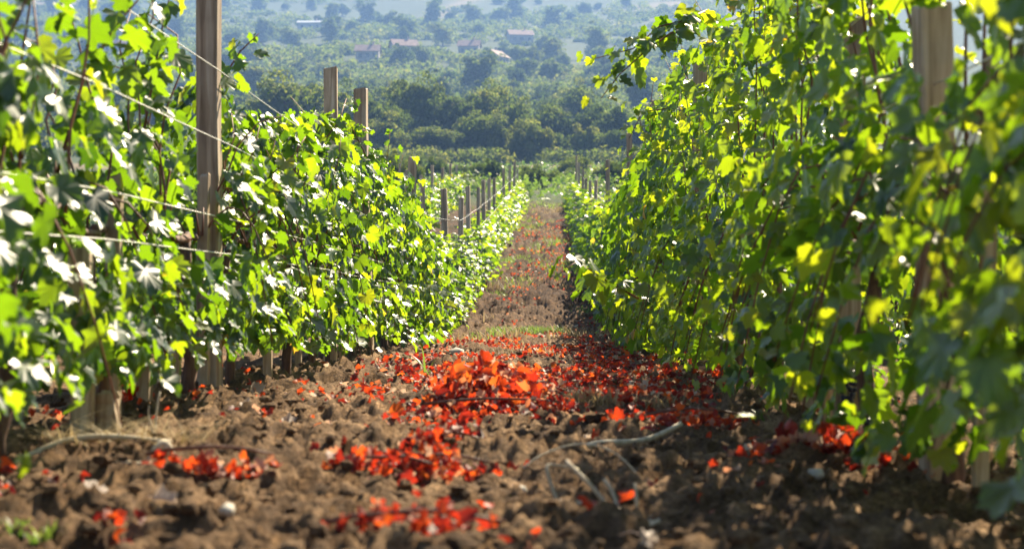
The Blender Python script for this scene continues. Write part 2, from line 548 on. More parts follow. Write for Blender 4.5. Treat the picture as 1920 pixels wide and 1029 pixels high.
def shoot_leaves(path, rng, step=.055, out=.06, sized=(.055, .085), yellow=0.0, flip=1):
    """leaves set alternately along a shoot"""
    path = np.asarray(path)
    seg = np.linalg.norm(np.diff(path, axis=0), axis=1)
    L = seg.sum(); cum = np.concatenate([[0], np.cumsum(seg)])
    n = max(2, int(L / step))
    t = np.linspace(.06, 1, n) * L
    P = np.stack([np.interp(t, cum, path[:, k]) for k in range(3)], -1)
    ang = np.arange(n) * 2.6 + rng.uniform(0, 6, n) * .5 + rng.uniform(0, 6)
    off = np.stack([np.cos(ang) * 1.1, np.sin(ang) * .8, rng.uniform(-.35, .45, n)], -1) * rng.uniform(.5, 1.5, (n, 1)) * out
    S = rng.uniform(*sized, n) * np.interp(t / L, [0, .75, 1], [1.05, .95, .5])
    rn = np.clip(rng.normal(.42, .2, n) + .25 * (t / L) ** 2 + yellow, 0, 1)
    N = norm(off) * .7 + np.array([0, 0, .75]) + rng.normal(0, .42, (n, 3))
    Td = norm(off) * .9 + np.array([0, 0, -.55]) + rng.normal(0, .3, (n, 3))
    return P + off, N, Td, S, rn


# gaps pruned into the canopy where the posts stand free of leaves
PRUNED = [(352, 424, -200, 375, 7.15), (596, 640, 100, 215, 11.2), (664, 716, 140, 280, 13.3), (752, 786, 270, 345, 17.5),
          (1745, 1792, 60, 130, 4.7), (1290, 1325, 105, 160, 12.5), (1820, 1845, 95, 150, 4.2),
          (424, 600, -80, 210, 10.2)]


def pruned(W):
    W = np.asarray(W)
    dd = W[:, 0] * FWD[0] + W[:, 1] * FWD[1]
    px = CX + F_PX * (W[:, 0] * RGT[0] + W[:, 1] * RGT[1]) / dd
    py = CY - F_PX * W[:, 2] / dd
    k = np.zeros(len(W), bool)
    for x0, x1, y0, y1, dm in PRUNED:
        k |= (px > x0) & (px < x1) & (py > y0) & (py < y1) & (dd < dm)
    return k


def build_vine(seed, H=1.4, hw=.26, L=1.15, lod=0, zlow=.03, dens=1.0, fill=150, extra=(), thick=None, n_sh=11, origin=None, top=.35, tint=0.0, hole=.3, wires=(), thin=0.0):
    """returns trunk MB, list of cane MBs, foliage MB in the vine's own space (row along y)"""
    rng = np.random.default_rng(seed)
    trunk = MB()
    k = 8
    z = np.linspace(-.06, .58, k)
    P = np.stack([np.cumsum(rng.normal(0, .012, k)), np.cumsum(rng.normal(0, .014, k)), z], -1)
    P[:, :2] -= P[1, :2]
    r0 = thick or rng.uniform(.016, .026)
    trunk.tube(P, np.linspace(r0 * 1.35, r0 * .8, k) * (1 + rng.normal(0, .08, k)), 7)
    head = P[-1]
    for sgn in (-1, 1):
        m = 5
        y = np.linspace(0, sgn * L * .47, m)
        A = np.stack([head[0] + np.cumsum(rng.normal(0, .015, m)), head[1] + y, head[2] + np.linspace(-.02, .06, m) + rng.normal(0, .015, m)], -1)
        trunk.tube(A, np.linspace(r0 * .75, r0 * .4, m), 6)
    canes, fol = [], MB()
    PP, NN, TT, SS, RR = [], [], [], [], []
    EX = []
    sp = (.05, .055, .075)[lod] / dens
    szs = ((.045, .077), (.052, .084), (.072, .105))[lod]
    for i in range(n_sh):
        y0 = head[1] + (i / (n_sh - 1) - .5) * L * .94 + rng.normal(0, .03)
        x0 = head[0] + rng.normal(0, .03)
        m = 7
        t = np.linspace(0, 1, m)
        droop = rng.random() < .40
        if droop:
            sx = rng.choice([-1, 1])
            top = rng.uniform(.15, .4)
            x = x0 + sx * (hw * 1.15 * t)
            zz = head[2] + top * np.sin(t * math.pi * .95) - rng.uniform(.2, .55) * (1 if zlow < .2 else .4) * t ** 2
            y = y0 + rng.normal(0, .14) * t
        else:
            h = H * rng.uniform(.82, 1.12) - head[2]
            x = x0 + rng.normal(0, .13) * t + rng.normal(0, .02, m)
            zz = head[2] + h * t
            y = y0 + rng.normal(0, .13) * t + rng.normal(0, .02, m)
            if rng.random() < .3: zz[-1] -= .06; x[-1] += rng.choice([-.12, .12])
        pth = np.stack([x, y, zz], -1)
        if origin is not None:
            bad = np.nonzero(pruned(pth + np.asarray(origin)))[0]
            if len(bad):
                pth = pth[:max(2, bad[0])]; m = len(pth)
        c = MB(); c.tube(pth, np.linspace(.0055, .0022, m), 5); canes.append(c)
        a = shoot_leaves(pth, rng, sp, .075, szs)
        for q, w in zip((PP, NN, TT, SS, RR), a): q.append(w)
        EX.append(np.zeros(len(a[0])))
    for pth, lsz in extra:
        pth = np.asarray(pth, float)
        c = MB(); c.tube(pth, np.linspace(.006, .002, len(pth)), 5); canes.append(c)
        a = shoot_leaves(pth, rng, .026, .06, lsz, .0)
        for q, w in zip((PP, NN, TT, SS, RR), a): q.append(w)
        EX.append(np.ones(len(a[0])))
    n = int(fill * L * H * dens)
    u = rng.random(n)
    u = np.where(rng.random(n) < .17, u * .35, u)
    z = zlow + (H * .97 - zlow) * u
    prof = np.interp(u, [0, .12, .4, .75, 1], [.85, 1.0, 1.05, .5 + .5 * max(.7, top), top])
    sgn = rng.choice([-1, 1], n)
    x = sgn * hw * prof * np.sqrt(rng.random(n)) * rng.uniform(.8, 1.15, n)
    y = (rng.random(n) - .5) * L * 1.08
    P = np.stack([x + head[0] * .5, y + head[1] * .5, z], -1)
    N = np.stack([sgn * (.35 + np.abs(x) / hw * .6), np.zeros(n), np.full(n, .55)], -1) + rng.normal(0, .38, (n, 3))
    Td = np.stack([sgn * .5, np.zeros(n), np.full(n, -.8)], -1) + rng.normal(0, .38, (n, 3))
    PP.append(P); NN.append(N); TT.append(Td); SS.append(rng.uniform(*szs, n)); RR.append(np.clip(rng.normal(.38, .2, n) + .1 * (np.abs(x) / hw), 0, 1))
    EX.append(np.zeros(n)); Ex = np.concatenate(EX)
    P, N, Td, S, Rn = [np.concatenate(q) for q in (PP, NN, TT, SS, RR)]
    keep = P[:, 2] > .05
    if origin is not None:
        keep &= ~(pruned(P + np.asarray(origin)) & (Ex < .5))
    # uneven canopy: thin out in patches
    g = vnoise(P[:, 1] / .22 + seed * 3.7, P[:, 2] / .22, seed)
    keep &= ~((P[:, 2] > .86) & (rng.random(len(P)) < thin) & (Ex < .5))
    for hw_ in wires:
        keep &= ~((P[:, 0] > .06) & (np.abs(P[:, 2] - hw_) < .055) & (rng.random(len(P)) < .85) & (Ex < .5))
    keep &= (g > hole) | (rng.random(len(P)) < .35) | (Ex > .5)
    old = rng.random(len(P)) < .006
    Rn = np.where(old, rng.uniform(.88, 1, len(P)), np.minimum(Rn + tint, .82))
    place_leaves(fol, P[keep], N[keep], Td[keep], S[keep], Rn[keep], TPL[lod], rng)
    return trunk, canes, fol


def left_h(d): return float(np.interp(d, [3, 5, 6.4, 7.5, 9, 11, 14, 16.5, 19, 22, 34, 75], [1.45, 1.4, 1.3, 1.12, 1.25, 1.5, 1.5, 1.32, 1.1, .96, .92, .95]))
def right_h(d): return float(np.interp(d, [2, 6, 9, 15, 22, 32, 45, 60, 75], [1.7, 1.9, 2.08, 1.98, 1.75, 1.35, 1.1, .95, .9]))


def grape_bunch(parent, loc, seed):
    rng = np.random.default_rng(seed)
    mb = MB()
    n = 38
    a = np.arange(7) * 2 * math.pi / 7
    for k in range(n):
        t = rng.random()
        rad = .034 * (1 - t * .75)
        th = rng.uniform(0, 6.28)
        c = np.array([math.cos(th) * rad, math.sin(th) * rad, -.13 * t])
        rings = [[0, 0, 1]]
        V = [c + [0, 0, .0085]]
        for lat in (.6, -.0, -.6):
            cr = math.cos(lat) * .0085
            for q in a: V.append(c + np.array([math.cos(q) * cr, math.sin(q) * cr, math.sin(lat) * .0085]))
        V.append(c - [0, 0, .0085])
        Q, T = [], []
        for rI in range(2):
            for j in range(7):
                Q.append([1 + rI * 7 + j, 1 + (rI + 1) * 7 + j, 1 + (rI + 1) * 7 + (j + 1) % 7, 1 + rI * 7 + (j + 1) % 7])
        for j in range(7):
            T.append([0, 1 + j, 1 + (j + 1) % 7]); T.append([22, 15 + (j + 1) % 7, 15 + j])
        mb.add(V, T, Q)
    mb.tube([[0, 0, .05], [0, 0, 0], [0, 0, -.09]], [.002, .002, .001], 5)
    o = obj('grape_bunch', mb.mesh('grape_bunch', [M['grape']]), parent, loc)


NEAR = []


def near_vine(row_x, d, seed, H, label, group, **kw):
    tr, canes, fol = build_vine(seed, H=H, origin=(row_x, d, gz(row_x, d)), **kw)
    root = empty('grapevine', (row_x, d, gz(row_x, d)))
    tag(root, label, 'grapevine', group)
    obj('trunk', tr.mesh('trunk', [M['bark']]), root)
    for c in canes:
        obj('cane', c.mesh('cane', [M['cane']]), root)
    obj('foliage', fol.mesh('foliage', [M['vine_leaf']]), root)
    NEAR.append(root)
    return root


def merged_vine_mesh(seed, lod, H, **kw):
    tr, canes, fol = build_vine(seed, H=H, lod=lod, **kw)
    return tr, canes, fol


MIDV = []
for k in range(7):
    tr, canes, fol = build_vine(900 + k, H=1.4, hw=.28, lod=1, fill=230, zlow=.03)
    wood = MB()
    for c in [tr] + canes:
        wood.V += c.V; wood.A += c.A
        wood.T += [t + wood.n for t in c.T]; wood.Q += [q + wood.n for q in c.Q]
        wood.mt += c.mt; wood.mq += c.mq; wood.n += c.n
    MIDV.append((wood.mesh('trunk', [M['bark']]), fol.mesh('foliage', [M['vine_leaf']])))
FARV = []
for k in range(7):
    tr, canes, fol = build_vine(960 + k, H=1.4, hw=.28, lod=2, fill=150, n_sh=9, dens=.95, zlow=.03)
    FARV.append((tr.mesh('trunk', [M['bark']]), fol.mesh('foliage', [M['vine_leaf']])))


def plant_row(row_x, d0, d1, step, hfun, side, seed, near_to=14.0, mid_to=30.0, extras=None, kw=None, wide=1.12):
    rng = np.random.default_rng(seed)
    d, k = d0, 0
    grp = 'grapevines in the row %s of the path' % side
    while d < d1:
        k += 1
        H = hfun(d) * rng.uniform(.93, 1.07)
        size = 'tall leafy' if H > 1.5 else 'bushy' if H > 1.2 else 'low'
        lab = '%s green grapevine, %s from the front in the row %s of the path' % (size, ordinal(k), side)
        if d < near_to:
            ex = [e for (ed, pth, sz) in (extras or []) if abs(ed - d) <= step / 2 for e in [([(p[0] - row_x, p[1] - d, p[2] - gz(row_x, d)) for p in pth], sz)]]
            near_vine(row_x + rng.normal(0, .02), d, seed * 100 + k, H, lab, grp, extra=ex, thin=.62 if row_x < 0 and d < 7.0 else 0.0, **dict(kw or {}, **({'zlow': .21, 'dens': .95, 'fill': 185} if row_x > 0 and d < 4.2 else {})))
        else:
            rot = rng.choice([0, math.pi]) + rng.normal(0, .06)
            x, y = row_x + rng.normal(0, .03), d + rng.normal(0, .05)
            sc = (rng.uniform(.9, 1.15) * wide, rng.uniform(.98, 1.12), H / 1.4)
            if d < mid_to:
                root = empty('grapevine', (x, y, gz(x, y)))
                root.rotation_euler = (0, 0, rot); root.scale = sc
                tag(root, lab, 'grapevine', grp)
                w, f = MIDV[int(rng.integers(len(MIDV)))]
                obj('trunk', w, root); obj('foliage', f, root)
            else:
                o = empty('grapevine', (x, y, gz(x, y)))
                w, f = FARV[int(rng.integers(len(FARV)))]
                obj('trunk', w, o); obj('foliage', f, o)
                o.rotation_euler = (0, 0, rot); o.scale = sc
                if k > 34:
                    lab = 'low green grapevine near the far uphill end of the row %s of the path' % side
                    tag(o, lab, 'grapevine', 'far grapevines at the uphill end, %s row' % side)
                else:
                    tag(o, lab, 'grapevine', grp)
        d += step * rng.uniform(.95, 1.05)


# long shoots that reach out of the rows
ex_right = [
    (8.5, [at(1300, 60, 8.6), at(1262, 62, 8.5), at(1215, 95, 8.5), at(1165, 140, 8.45), at(1130, 185, 8.4)], (.05, .078)),
    (8.5, [at(1330, 20, 8.8), at(1285, 40, 8.6), at(1240, 50, 8.6), at(1190, 92, 8.5), at(1120, 110, 8.5)], (.05, .075)),
    (8.5, [at(1200, 560, 8.6), at(1130, 520, 8.5), at(1085, 490, 8.4), at(1050, 515, 8.3)], (.055, .08)),
    (9.6, [at(1190, 520, 9.4), at(1120, 545, 9.3), at(1090, 565, 9.2)], (.05, .07)),
    (12., [at(1290, 200, 12.), at(1210, 210, 12.), at(1185, 260, 12)], (.05, .07)),
    (6.3, [at(1480, 560, 6.3), at(1455, 650, 6.2), at(1490, 710, 6.1)], (.075, .095)),
    (4.2, [at(1800, 560, 4.2), at(1760, 700, 4.1), at(1720, 860, 4.0)], (.055, .08)),
]
ex_left = [
    (7.6, [at(400, 220, 7.7), at(430, 150, 7.6), at(465, 95, 7.6), at(500, 62, 7.6)], (.05, .075)),
    (5.3, [at(120, 330, 5.3), at(170, 150, 5.3), at(230, 50, 5.3), at(290, -20, 5.3)], (.05, .08)),
    (6.4, [at(250, 320, 6.4), at(275, 180, 6.4), at(300, 40, 6.4), at(320, -40, 6.4)], (.05, .08)),
    (4.3, [at(40, 300, 4.5), at(75, 120, 4.5), at(60, -30, 4.5)], (.05, .08)),
    (10.8, [at(560, 330, 10.5), at(640, 230, 10.6), at(655, 185, 10.7)], (.05, .07)),
    (12.9, [at(700, 330, 13), at(650, 230, 12.7), at(690, 250, 12.8)], (.05, .07)),
]
plant_row(LEFT_X, 3.35, 74, 1.12, left_h, 'left', 21, extras=ex_left, kw=dict(hw=.27, dens=1.2, fill=285, zlow=.17, hole=.31, tint=-.04, wires=(.56, .69, .98)))
plant_row(RIGHT_X, 2.35, 74, 1.10, right_h, 'right', 22, extras=ex_right, kw=dict(hw=.32, dens=1.0, fill=165, top=.85, tint=.09, zlow=.10), wide=1.32)


for k, (px, py, d) in enumerate(((1270, 660, 11.5), (1282, 668, 11.4), (1397, 730, 8.6), (1408, 738, 8.5), (1640, 780, 5.4), (1590, 690, 5.9))):
    p = at(px, py, d)
    r = min((q for q in NEAR if q.location.x > 0), key=lambda q: abs(q.location.y - p[1]))
    grape_bunch(r, (p[0] - r.location.x, p[1] - r.location.y, p[2] - r.location.z), 40 + k)


def back_row(row_x, d0, d1, step, H, name, seed):
    rng = np.random.default_rng(seed)
    d = d0
    while d < d1:
        x, y = row_x + rng.normal(0, .04), d + rng.normal(0, .08)
        o = empty('grapevine', (x, y, gz(x, y)))
        w, f = FARV[int(rng.integers(len(FARV)))]
        obj('trunk', w, o); obj('foliage', f, o)
        o.rotation_euler = (0, 0, rng.choice([0, math.pi]) + rng.normal(0, .08))
        o.scale = (1, 1.15, H / 1.4 * rng.uniform(.9, 1.1))
        tag(o, 'grapevine in the %s, seen over or between the nearer vines' % name, 'grapevine', 'grapevines in the ' + name)
        d += step


back_row(LEFT_X - 2.3, 9.0, 74, 1.25, 1.22, 'second row left of the path', 31)
back_row(LEFT_X - 4.6, 20.0, 74, 1.5, .98, 'third row left of the path', 32)
back_row(RIGHT_X + 2.3, 5.5, 74, 1.5, 1.35, 'second row right of the path', 33)

# ------------------------------------------------------------------ posts, stakes, wires
def post_mesh(seed, h, w, t, lean=(0, 0)):
    rng = np.random.default_rng(seed)
    n = 9
    z = np.concatenate([[-.15], np.linspace(0, h, n)])
    bx = np.cumsum(rng.normal(0, .0022, len(z))); by = np.cumsum(rng.normal(0, .0022, len(z)))
    ring = np.array([[-1, -.86], [-.86, -1], [.86, -1], [1, -.86], [1, .86], [.86, 1], [-.86, 1], [-1, .86]], float)
    ring += rng.normal(0, .03, ring.shape)
    V = []
    for i, zz in enumerate(z):
        k = 1 + rng.normal(0, .018)
        for q, (a, b) in enumerate(ring):
            zt = zz + (rng.normal(0, .004) + a * w * rng.uniform(0, .12) if i == len(z) - 1 else 0)
            V.append([a * w / 2 * k + bx[i] + lean[0] * zz, b * t / 2 * k + by[i] + lean[1] * zz, zt])
    m = len(z)
    # slightly smaller chamfered top ring
    last = np.array(V[-8:]); c = last.mean(0)
    top = c + (last - c) * [.9, .9, 1] + [0, 0, .006]
    V = np.concatenate([np.array(V), top, [c + [0, 0, .008]]])
    i, j = np.meshgrid(np.arange(m), np.arange(8), indexing='ij')
    Q = np.stack([i * 8 + j, i * 8 + (j + 1) % 8, (i + 1) * 8 + (j + 1) % 8, (i + 1) * 8 + j], -1).reshape(-1, 4)
    jj = np.arange(8)
    T = np.stack([np.full(8, (m + 1) * 8), m * 8 + jj, m * 8 + (jj + 1) % 8], -1)
    return make_mesh('wooden_post', V, T, Q, {'rnd': np.zeros(len(V))}, [M['post']], smooth=False)


def row_d(px, row_x):
    """distance at which a row's line crosses this column of the photograph"""
    return row_x * F_PX / (px - 1035.0)


def posts(row_x, items, labf, group, cat='post', name='wooden_post'):
    for k, (px, ytop, w, t, dx) in enumerate(items):
        x = row_x + dx
        d = row_d(px, x)
        d = min(d, 75)
        g = gz(x, d)
        h = (CY - ytop) / F_PX * d - g
        rng = np.random.default_rng(int(px * 7 + k))
        o = obj(name, post_mesh(int(px) * 3 + k, h, w, t, (rng.normal(0, .012), rng.normal(0, .02))), None, (x, d, g))
        o.rotation_euler = (0, 0, (.0, .06, -.03)[k] if row_x == LEFT_X and k < 3 and name == 'wooden_post' else rng.normal(-.03, .06) if row_x < 0 else rng.normal(.05, .1))
        tag(o, labf(k), cat, group)


def D(d, row_x): return 1035 + row_x * F_PX / d


LP = [(390, -90, .083, .115, 0), (619, 130, .080, .07, 0), (690, 169, .088, .12, .03), (768, 296, .075, .07, 0), (796, 336, .05, .05, 0),
      (836, 355, .075, .065, .0), (861, 371, .075, .07, .0), (880, 350, .07, .07, 0), (897, 352, .065, .07, 0), (907, 338, .07, .07, 0),
      (917, 336, .07, .07, 0), (927, 334, .07, .07, 0), (944, 316, .08, .07, 0), (955, 312, .08, .07, 0), (963, 303, .09, .07, 0), (971, 318, .08, .07, 0)]
lp_lab = {0: 'tallest wooden post, thick and dark, cut off by the top of the picture', 1: 'pale wooden post with rounded top standing before the round dark tree',
          2: 'grey wooden post with a sunlit edge, just right of the pale rounded post', 3: 'square wooden post topped by leaves, first one downhill of the grey post'}
posts(LEFT_X, LP, lambda k: lp_lab.get(k, 'weathered wooden post, %s from the front in the row left of the path' % ordinal(k + 1)), 'wooden posts in the row left of the path')
RP = [(1762, 15, .08, .075, 0), (1585, 40, .075, .07, .02), (1308, 115, .085, .07, 0), (1230, 190, .07, .07, 0), (1180, 250, .07, .07, 0), (1140, 300, .07, .07, 0),
      (1117, 338, .07, .07, 0), (1107, 340, .08, .07, 0), (1098, 335, .08, .07, 0), (1092, 318, .08, .07, 0), (1086, 305, .08, .07, 0), (1080, 292, .08, .07, 0)]
posts(RIGHT_X, RP, lambda k: 'weathered wooden post, %s from the front in the row right of the path' % ordinal(k + 1), 'wooden posts in the row right of the path')
SP = [(D(9 + 5.2 * k, LEFT_X - 2.3), 0, .075, .07, 0) for k in range(1)]
for rx, ds, nm in ((LEFT_X - 2.3, [30, 36, 42, 47, 52, 57, 62, 67, 72], 'second'), (LEFT_X - 4.6, [52, 58, 64, 69, 73], 'third')):
    it = []
    for d in ds:
        px = D(d, rx)
        it.append((px, CY - (gz(rx, d) + 1.62 + .12 * math.sin(d * 3.1)) * F_PX / d, .085, .07, 0))
    posts(rx, it, lambda k, nm=nm: 'distant wooden post, %s from the front in the %s row left of the path' % (ordinal(k + 1), nm), 'wooden posts in the %s row left of the path' % nm)

LS = [(378, 330, .035, .03, 0), (150, 470, .062, .05, .04), (212, 330, .045, .04, -.04), (200, 740, .06, .05, .1), (268, 620, .045, .05, -.03), (318, 640, .06, .05, -.06), (500, 500, .04, .04, .05), (560, 420, .035, .03, .0), (640, 480, .035, .03, 0)]
posts(LEFT_X, LS, lambda k: 'thin grey vine stake, %s from the left end of the row left of the path' % ordinal(k + 1), 'thin stakes in the row left of the path', 'stake', 'vine_stake')
RS = [(1832, 100, .034, .034, .06), (1755, 430, .04, .04, .06), (1550, 300, .05, .045, -.02), (1515, 480, .05, .05, -.03), (1442, 560, .05, .04, 0), (1410, 330, .04, .04, .04)]
posts(RIGHT_X, RS, lambda k: 'thin wooden vine stake, %s from the right end of the row right of the path' % ordinal(k + 1), 'thin stakes in the row right of the path', 'stake', 'vine_stake')


def wire(row_x, h, dx, label, seed, group):
    rng = np.random.default_rng(seed)
    ds = np.concatenate([np.linspace(1.5, 20, 60), np.linspace(20.6, 74, 60)])
    x = np.full(len(ds), row_x + dx)
    z = ground_base(x, ds)
    # straight-ish runs between posts
    z = np.interp(ds, ds[::6], z[::6]) + h - .012 * np.abs(np.sin(ds * .62))
    mb = MB(); mb.tube(np.stack([x, ds, z], -1), .0021, 6)
    tag(obj('trellis_wire', mb.mesh('trellis_wire', [M['wire']])), label, 'wire', group)


for h, dx, nm in ((.56, .15, 'lowest'), (.69, .15, 'second lowest'), (.98, .12, 'second highest'), (1.27, .07, 'topmost')):
    wire(LEFT_X, h, dx, '%s of the steel trellis wires along the row left of the path' % nm, int(h * 100), 'trellis wires of the left row')
for h, dx, nm in ((.62, .0, 'lowest'), (1.0, -.02, 'middle'), (1.35, .02, 'topmost')):
    wire(RIGHT_X, h, dx, '%s of the steel trellis wires inside the row right of the path' % nm, int(h * 100) + 5, 'trellis wires of the right row')

# ------------------------------------------------------------------ what lies on the ground
def litter():
    rng = np.random.default_rng(55)
    P = []

    def ell(px, py, ax, ay, n, spread=1.0):
        """leaves over the ground seen within this ellipse of the photograph"""
        for _ in range(n):
            a = rng.uniform(0, 6.283); r = math.sqrt(rng.random()) * spread
            p = on_ground(px + math.cos(a) * ax * r, py + math.sin(a) * ay * r)
            P.append(p)
    # the wide red drift in the middle of the path
    n = 0
    while n < 6200:
        y = 5.6 + (19 - 5.6) * rng.random() ** .9
        x = rng.uniform(-1.0, .75)
        dens = vnoise(np.array([x / .42 + 4]), np.array([y / .9]), 91)[0]
        edge = np.interp(y, [5.6, 6.6, 9, 15, 19], [.5, 1, 1, .75, .5])
        if rng.random() < smooth(.42, .62, dens) * edge * math.exp(-((x + .12) / .75) ** 4):
            P.append(np.array([x, y, gz(x, y)])); n += 1
    for _ in range(3400):
        y = rng.uniform(19, 60); x = rng.uniform(-.9, .55)
        if rng.random() < smooth(.4, .7, vnoise(np.array([x / .5]), np.array([y / 2.2]), 92)[0]):
            P.append(np.array([x, y, gz(x, y)]))
    for a in ((700, 745, 190, 38, 330), (1010, 730, 330, 45, 420), (980, 785, 130, 22, 150), (1130, 800, 60, 18, 60), (1265, 790, 70, 22, 90),
              (1500, 850, 150, 16, 80), (1390, 900, 120, 30, 40),  (1350, 720, 40, 12, 40), (1620, 860, 110, 30, 50),
              (150, 790, 90, 25, 60), (420, 735, 110, 18, 60), (120, 905, 60, 18, 35), (20, 910, 40, 12, 25), (760, 1010, 90, 22, 50), (230, 1015, 50, 15, 30),
              (960, 960, 500, 60, 40), (1740, 880, 60, 30, 30), (300, 760, 100, 30, 50)):
        ell(*a[:4], int(a[4] * .32))
    # below the rows
    for rx in (LEFT_X, RIGHT_X):
        for _ in range(80):
            y = rng.uniform(4, 20); x = rx + rng.normal(0, .28)
            P.append(np.array([x, y, gz(x, y)]))
    P = np.array(P)
    P[:, 2] = ground_full(P[:, 0], P[:, 1]) + rng.uniform(.006, .03, len(P))
    n = len(P)
    N = np.array([0, 0, 1.0]) + rng.normal(0, .6, (n, 3))
    Td = rng.normal(0, 1, (n, 3)) * [1, 1, .4]
    S = rng.uniform(.015, .034, n)
    rn = np.clip(rng.normal(.39, .25, n), 0, .85)
    pale = rng.random(n) < .14
    rn = np.where(pale, rng.uniform(.86, 1, n), rn)
    far = smooth(22, 40, P[:, 1])
    rn = np.where(rng.random(n) < far * .4, rng.uniform(.72, .9, n), rn)
    S = S * (1 + .35 * far)
    mb = MB(); place_leaves(mb, P, N, Td, S, rn, CURL, rng)
    tag(obj('fallen_leaves', mb.mesh('fallen_leaves', [M['litter']])), 'red and brown fallen vine leaves scattered over the dug earth', 'leaf litter', kind='stuff')


litter()


def cutting(px, py, length, width, n, label, seed, hgt=.07, mid=.5, ang=0.0, sz=(.016, .032)):
    n = int(n * 1.7)
    sz = (sz[0] * .85, sz[1] * .85)
    """a heap of red leaves still on a pruned shoot"""
    rng = np.random.default_rng(seed)
    c = on_ground(px, py)
    root = empty('dry_vine_cutting', c)
    tag(root, label, 'vine cutting', 'red leafy vine cuttings on the earth')
    root.rotation_euler = (0, 0, ang)
    m = 7
    t = np.linspace(-.5, .5, m)
    sp = np.stack([t * length, rng.normal(0, width * .12, m), .03 + .02 * np.cos(t * 3)], -1)
    mb = MB(); mb.tube(sp, np.linspace(.006, .003, m), 6)
    obj('stem', mb.mesh('stem', [M['cane']]), root)
    x = rng.normal(0, .27, n) * length; y = rng.normal(0, .3, n) * width
    ca, sa = math.cos(ang), math.sin(ang)
    wx, wy = c[0] + x * ca - y * sa, c[1] + x * sa + y * ca
    z = ground_full(wx, wy) - c[2] + rng.random(n) ** 1.4 * hgt * np.exp(-(x / length * 2) ** 2) + .012
    P = np.stack([x, y, z], -1)
    N = np.array([0, -.25, .5]) + rng.normal(0, .7, (n, 3))
    Td = np.array([0, 0, .55]) + rng.normal(0, .7, (n, 3))
    rn = np.clip(rng.normal(mid - .09, .2, n), 0, .84)
    pale = rng.random(n) < .12
    rn = np.where(pale, rng.uniform(.86, .95, n), rn)
    mb = MB(); place_leaves(mb, P, N, Td, rng.uniform(*sz, n), rn, CURL, rng)
    obj('leaves', mb.mesh('leaves', [M['litter']]), root)


cutting(800, 890, .30, .16, 110, 'bright red heap of leaves on a cutting in the middle foreground', 1, .06, .55)
cutting(715, 895, .24, .12, 60, 'thin red trail of leaves running left of the bright red heap', 2, .03, .5)
cutting(840, 845, .18, .16, 45, 'dark red heap just behind the bright red heap', 3, .05, .38)
cutting(912, 755, .36, .40, 120, 'largest glowing orange red heap of leaves in the middle of the path', 4, .13, .62, sz=(.034, .06))
cutting(838, 762, .12, .10, 14, 'small orange clump of leaves just left of the largest orange heap', 5, .07, .6, sz=(.035, .055))
cutting(392, 880, .28, .08, 45, 'red leaf heap beside the tangle of dry straw', 6, .035, .6)
cutting(1560, 852, .34, .10, 70, 'orange red leaf heap at the foot of the right row', 7, .05, .6, sz=(.024, .042))
cutting(1300, 795, .30, .14, 70, 'red and pale pink leaf heap at the right edge of the drift', 8, .05, .62)
cutting(780, 1012, .30, .09, 45, 'red leaf heap at the bottom edge of the picture, left of centre', 9, .04, .55)
cutting(1360, 728, .30, .15, 40, 'small red heap beneath the right row by the grapes', 10, .04, .55)
cutting(950, 775, .55, .2, 90, 'long low red heap in front of the largest orange heap', 11, .04, .5)
cutting(230, 750, .18, .12, 30, 'upright red leaves hanging by the stake under the left row', 12, .2, .52, sz=(.03, .05))


def dry_leaf(px, py, s, ang, label, seed):
    rng = np.random.default_rng(seed)
    c = on_ground(px, py)
    c[2] = float(ground_full(c[:1], c[1:2])[0]) + .02
    mb = MB()
    V, T = leaf_template(500 + seed, 0)
    V = V.copy(); V[:, 2] *= 1.6
    place_leaves(mb, np.zeros((1, 3)), np.array([[.35 * math.cos(ang), -.5, .75]]), np.array([[math.cos(ang), .2, -.35]]), np.array([s]), np.array([.97]), [(V, T)], rng)
    mb.tube([[0, 0, 0], [-.03 * math.cos(ang), 0, .012], [-.055 * math.cos(ang), .01, .004]], [.0018, .0015, .001], 5, .97)
    tag(obj('fallen_leaf', mb.mesh('fallen_leaf', [M['litter']]), None, c), label, 'fallen leaf', 'pale fallen leaves')


dry_leaf(478, 742, .06, 0, 'pale buff fallen leaf nearest the left row, highest of the three', 1)
dry_leaf(462, 775, .075, .3, 'pale buff fallen leaf lying left in front of the other two', 2)
dry_leaf(540, 790, .075, .2, 'large pale leaf standing at the left end of the red drift', 3)
dry_leaf(300, 955, .045, .8, 'pale curled leaf below the dry straw in the left foreground', 4)
dry_leaf(170, 940, .055, 0, 'pale long leaf next to red leaves in the left foreground', 5)
dry_leaf(1215, 1018, .04, .4, 'pale leaf at the bottom edge below the dry stalks', 6)


def stalk(px, py, paths, label, name='dead_stalk'):
    """each path: list of (dx, dy, z) from the foot on the ground"""
    c = on_ground(px, py)
    mb = MB()
    for pth, r in paths:
        p = np.array(pth, float)
        g = ground_full(c[0] + p[:, 0], c[1] + p[:, 1]) - c[2]
        p[:, 2] += g + r
        # resample smoothly
        t = np.linspace(0, len(p) - 1, 4 * len(p))
        q = np.stack([np.interp(t, np.arange(len(p)), p[:, k]) for k in range(3)], -1)
        for _ in range(9): q[1:-1] = (q[:-2] + 2 * q[1:-1] + q[2:]) / 4
        mb.tube(q, np.linspace(r, r * .6, len(q)) * 1.15, 7)
    tag(obj(name, mb.mesh(name, [M['straw']]), None, c), label, 'dead stalk', 'pale dead stalks on the earth')


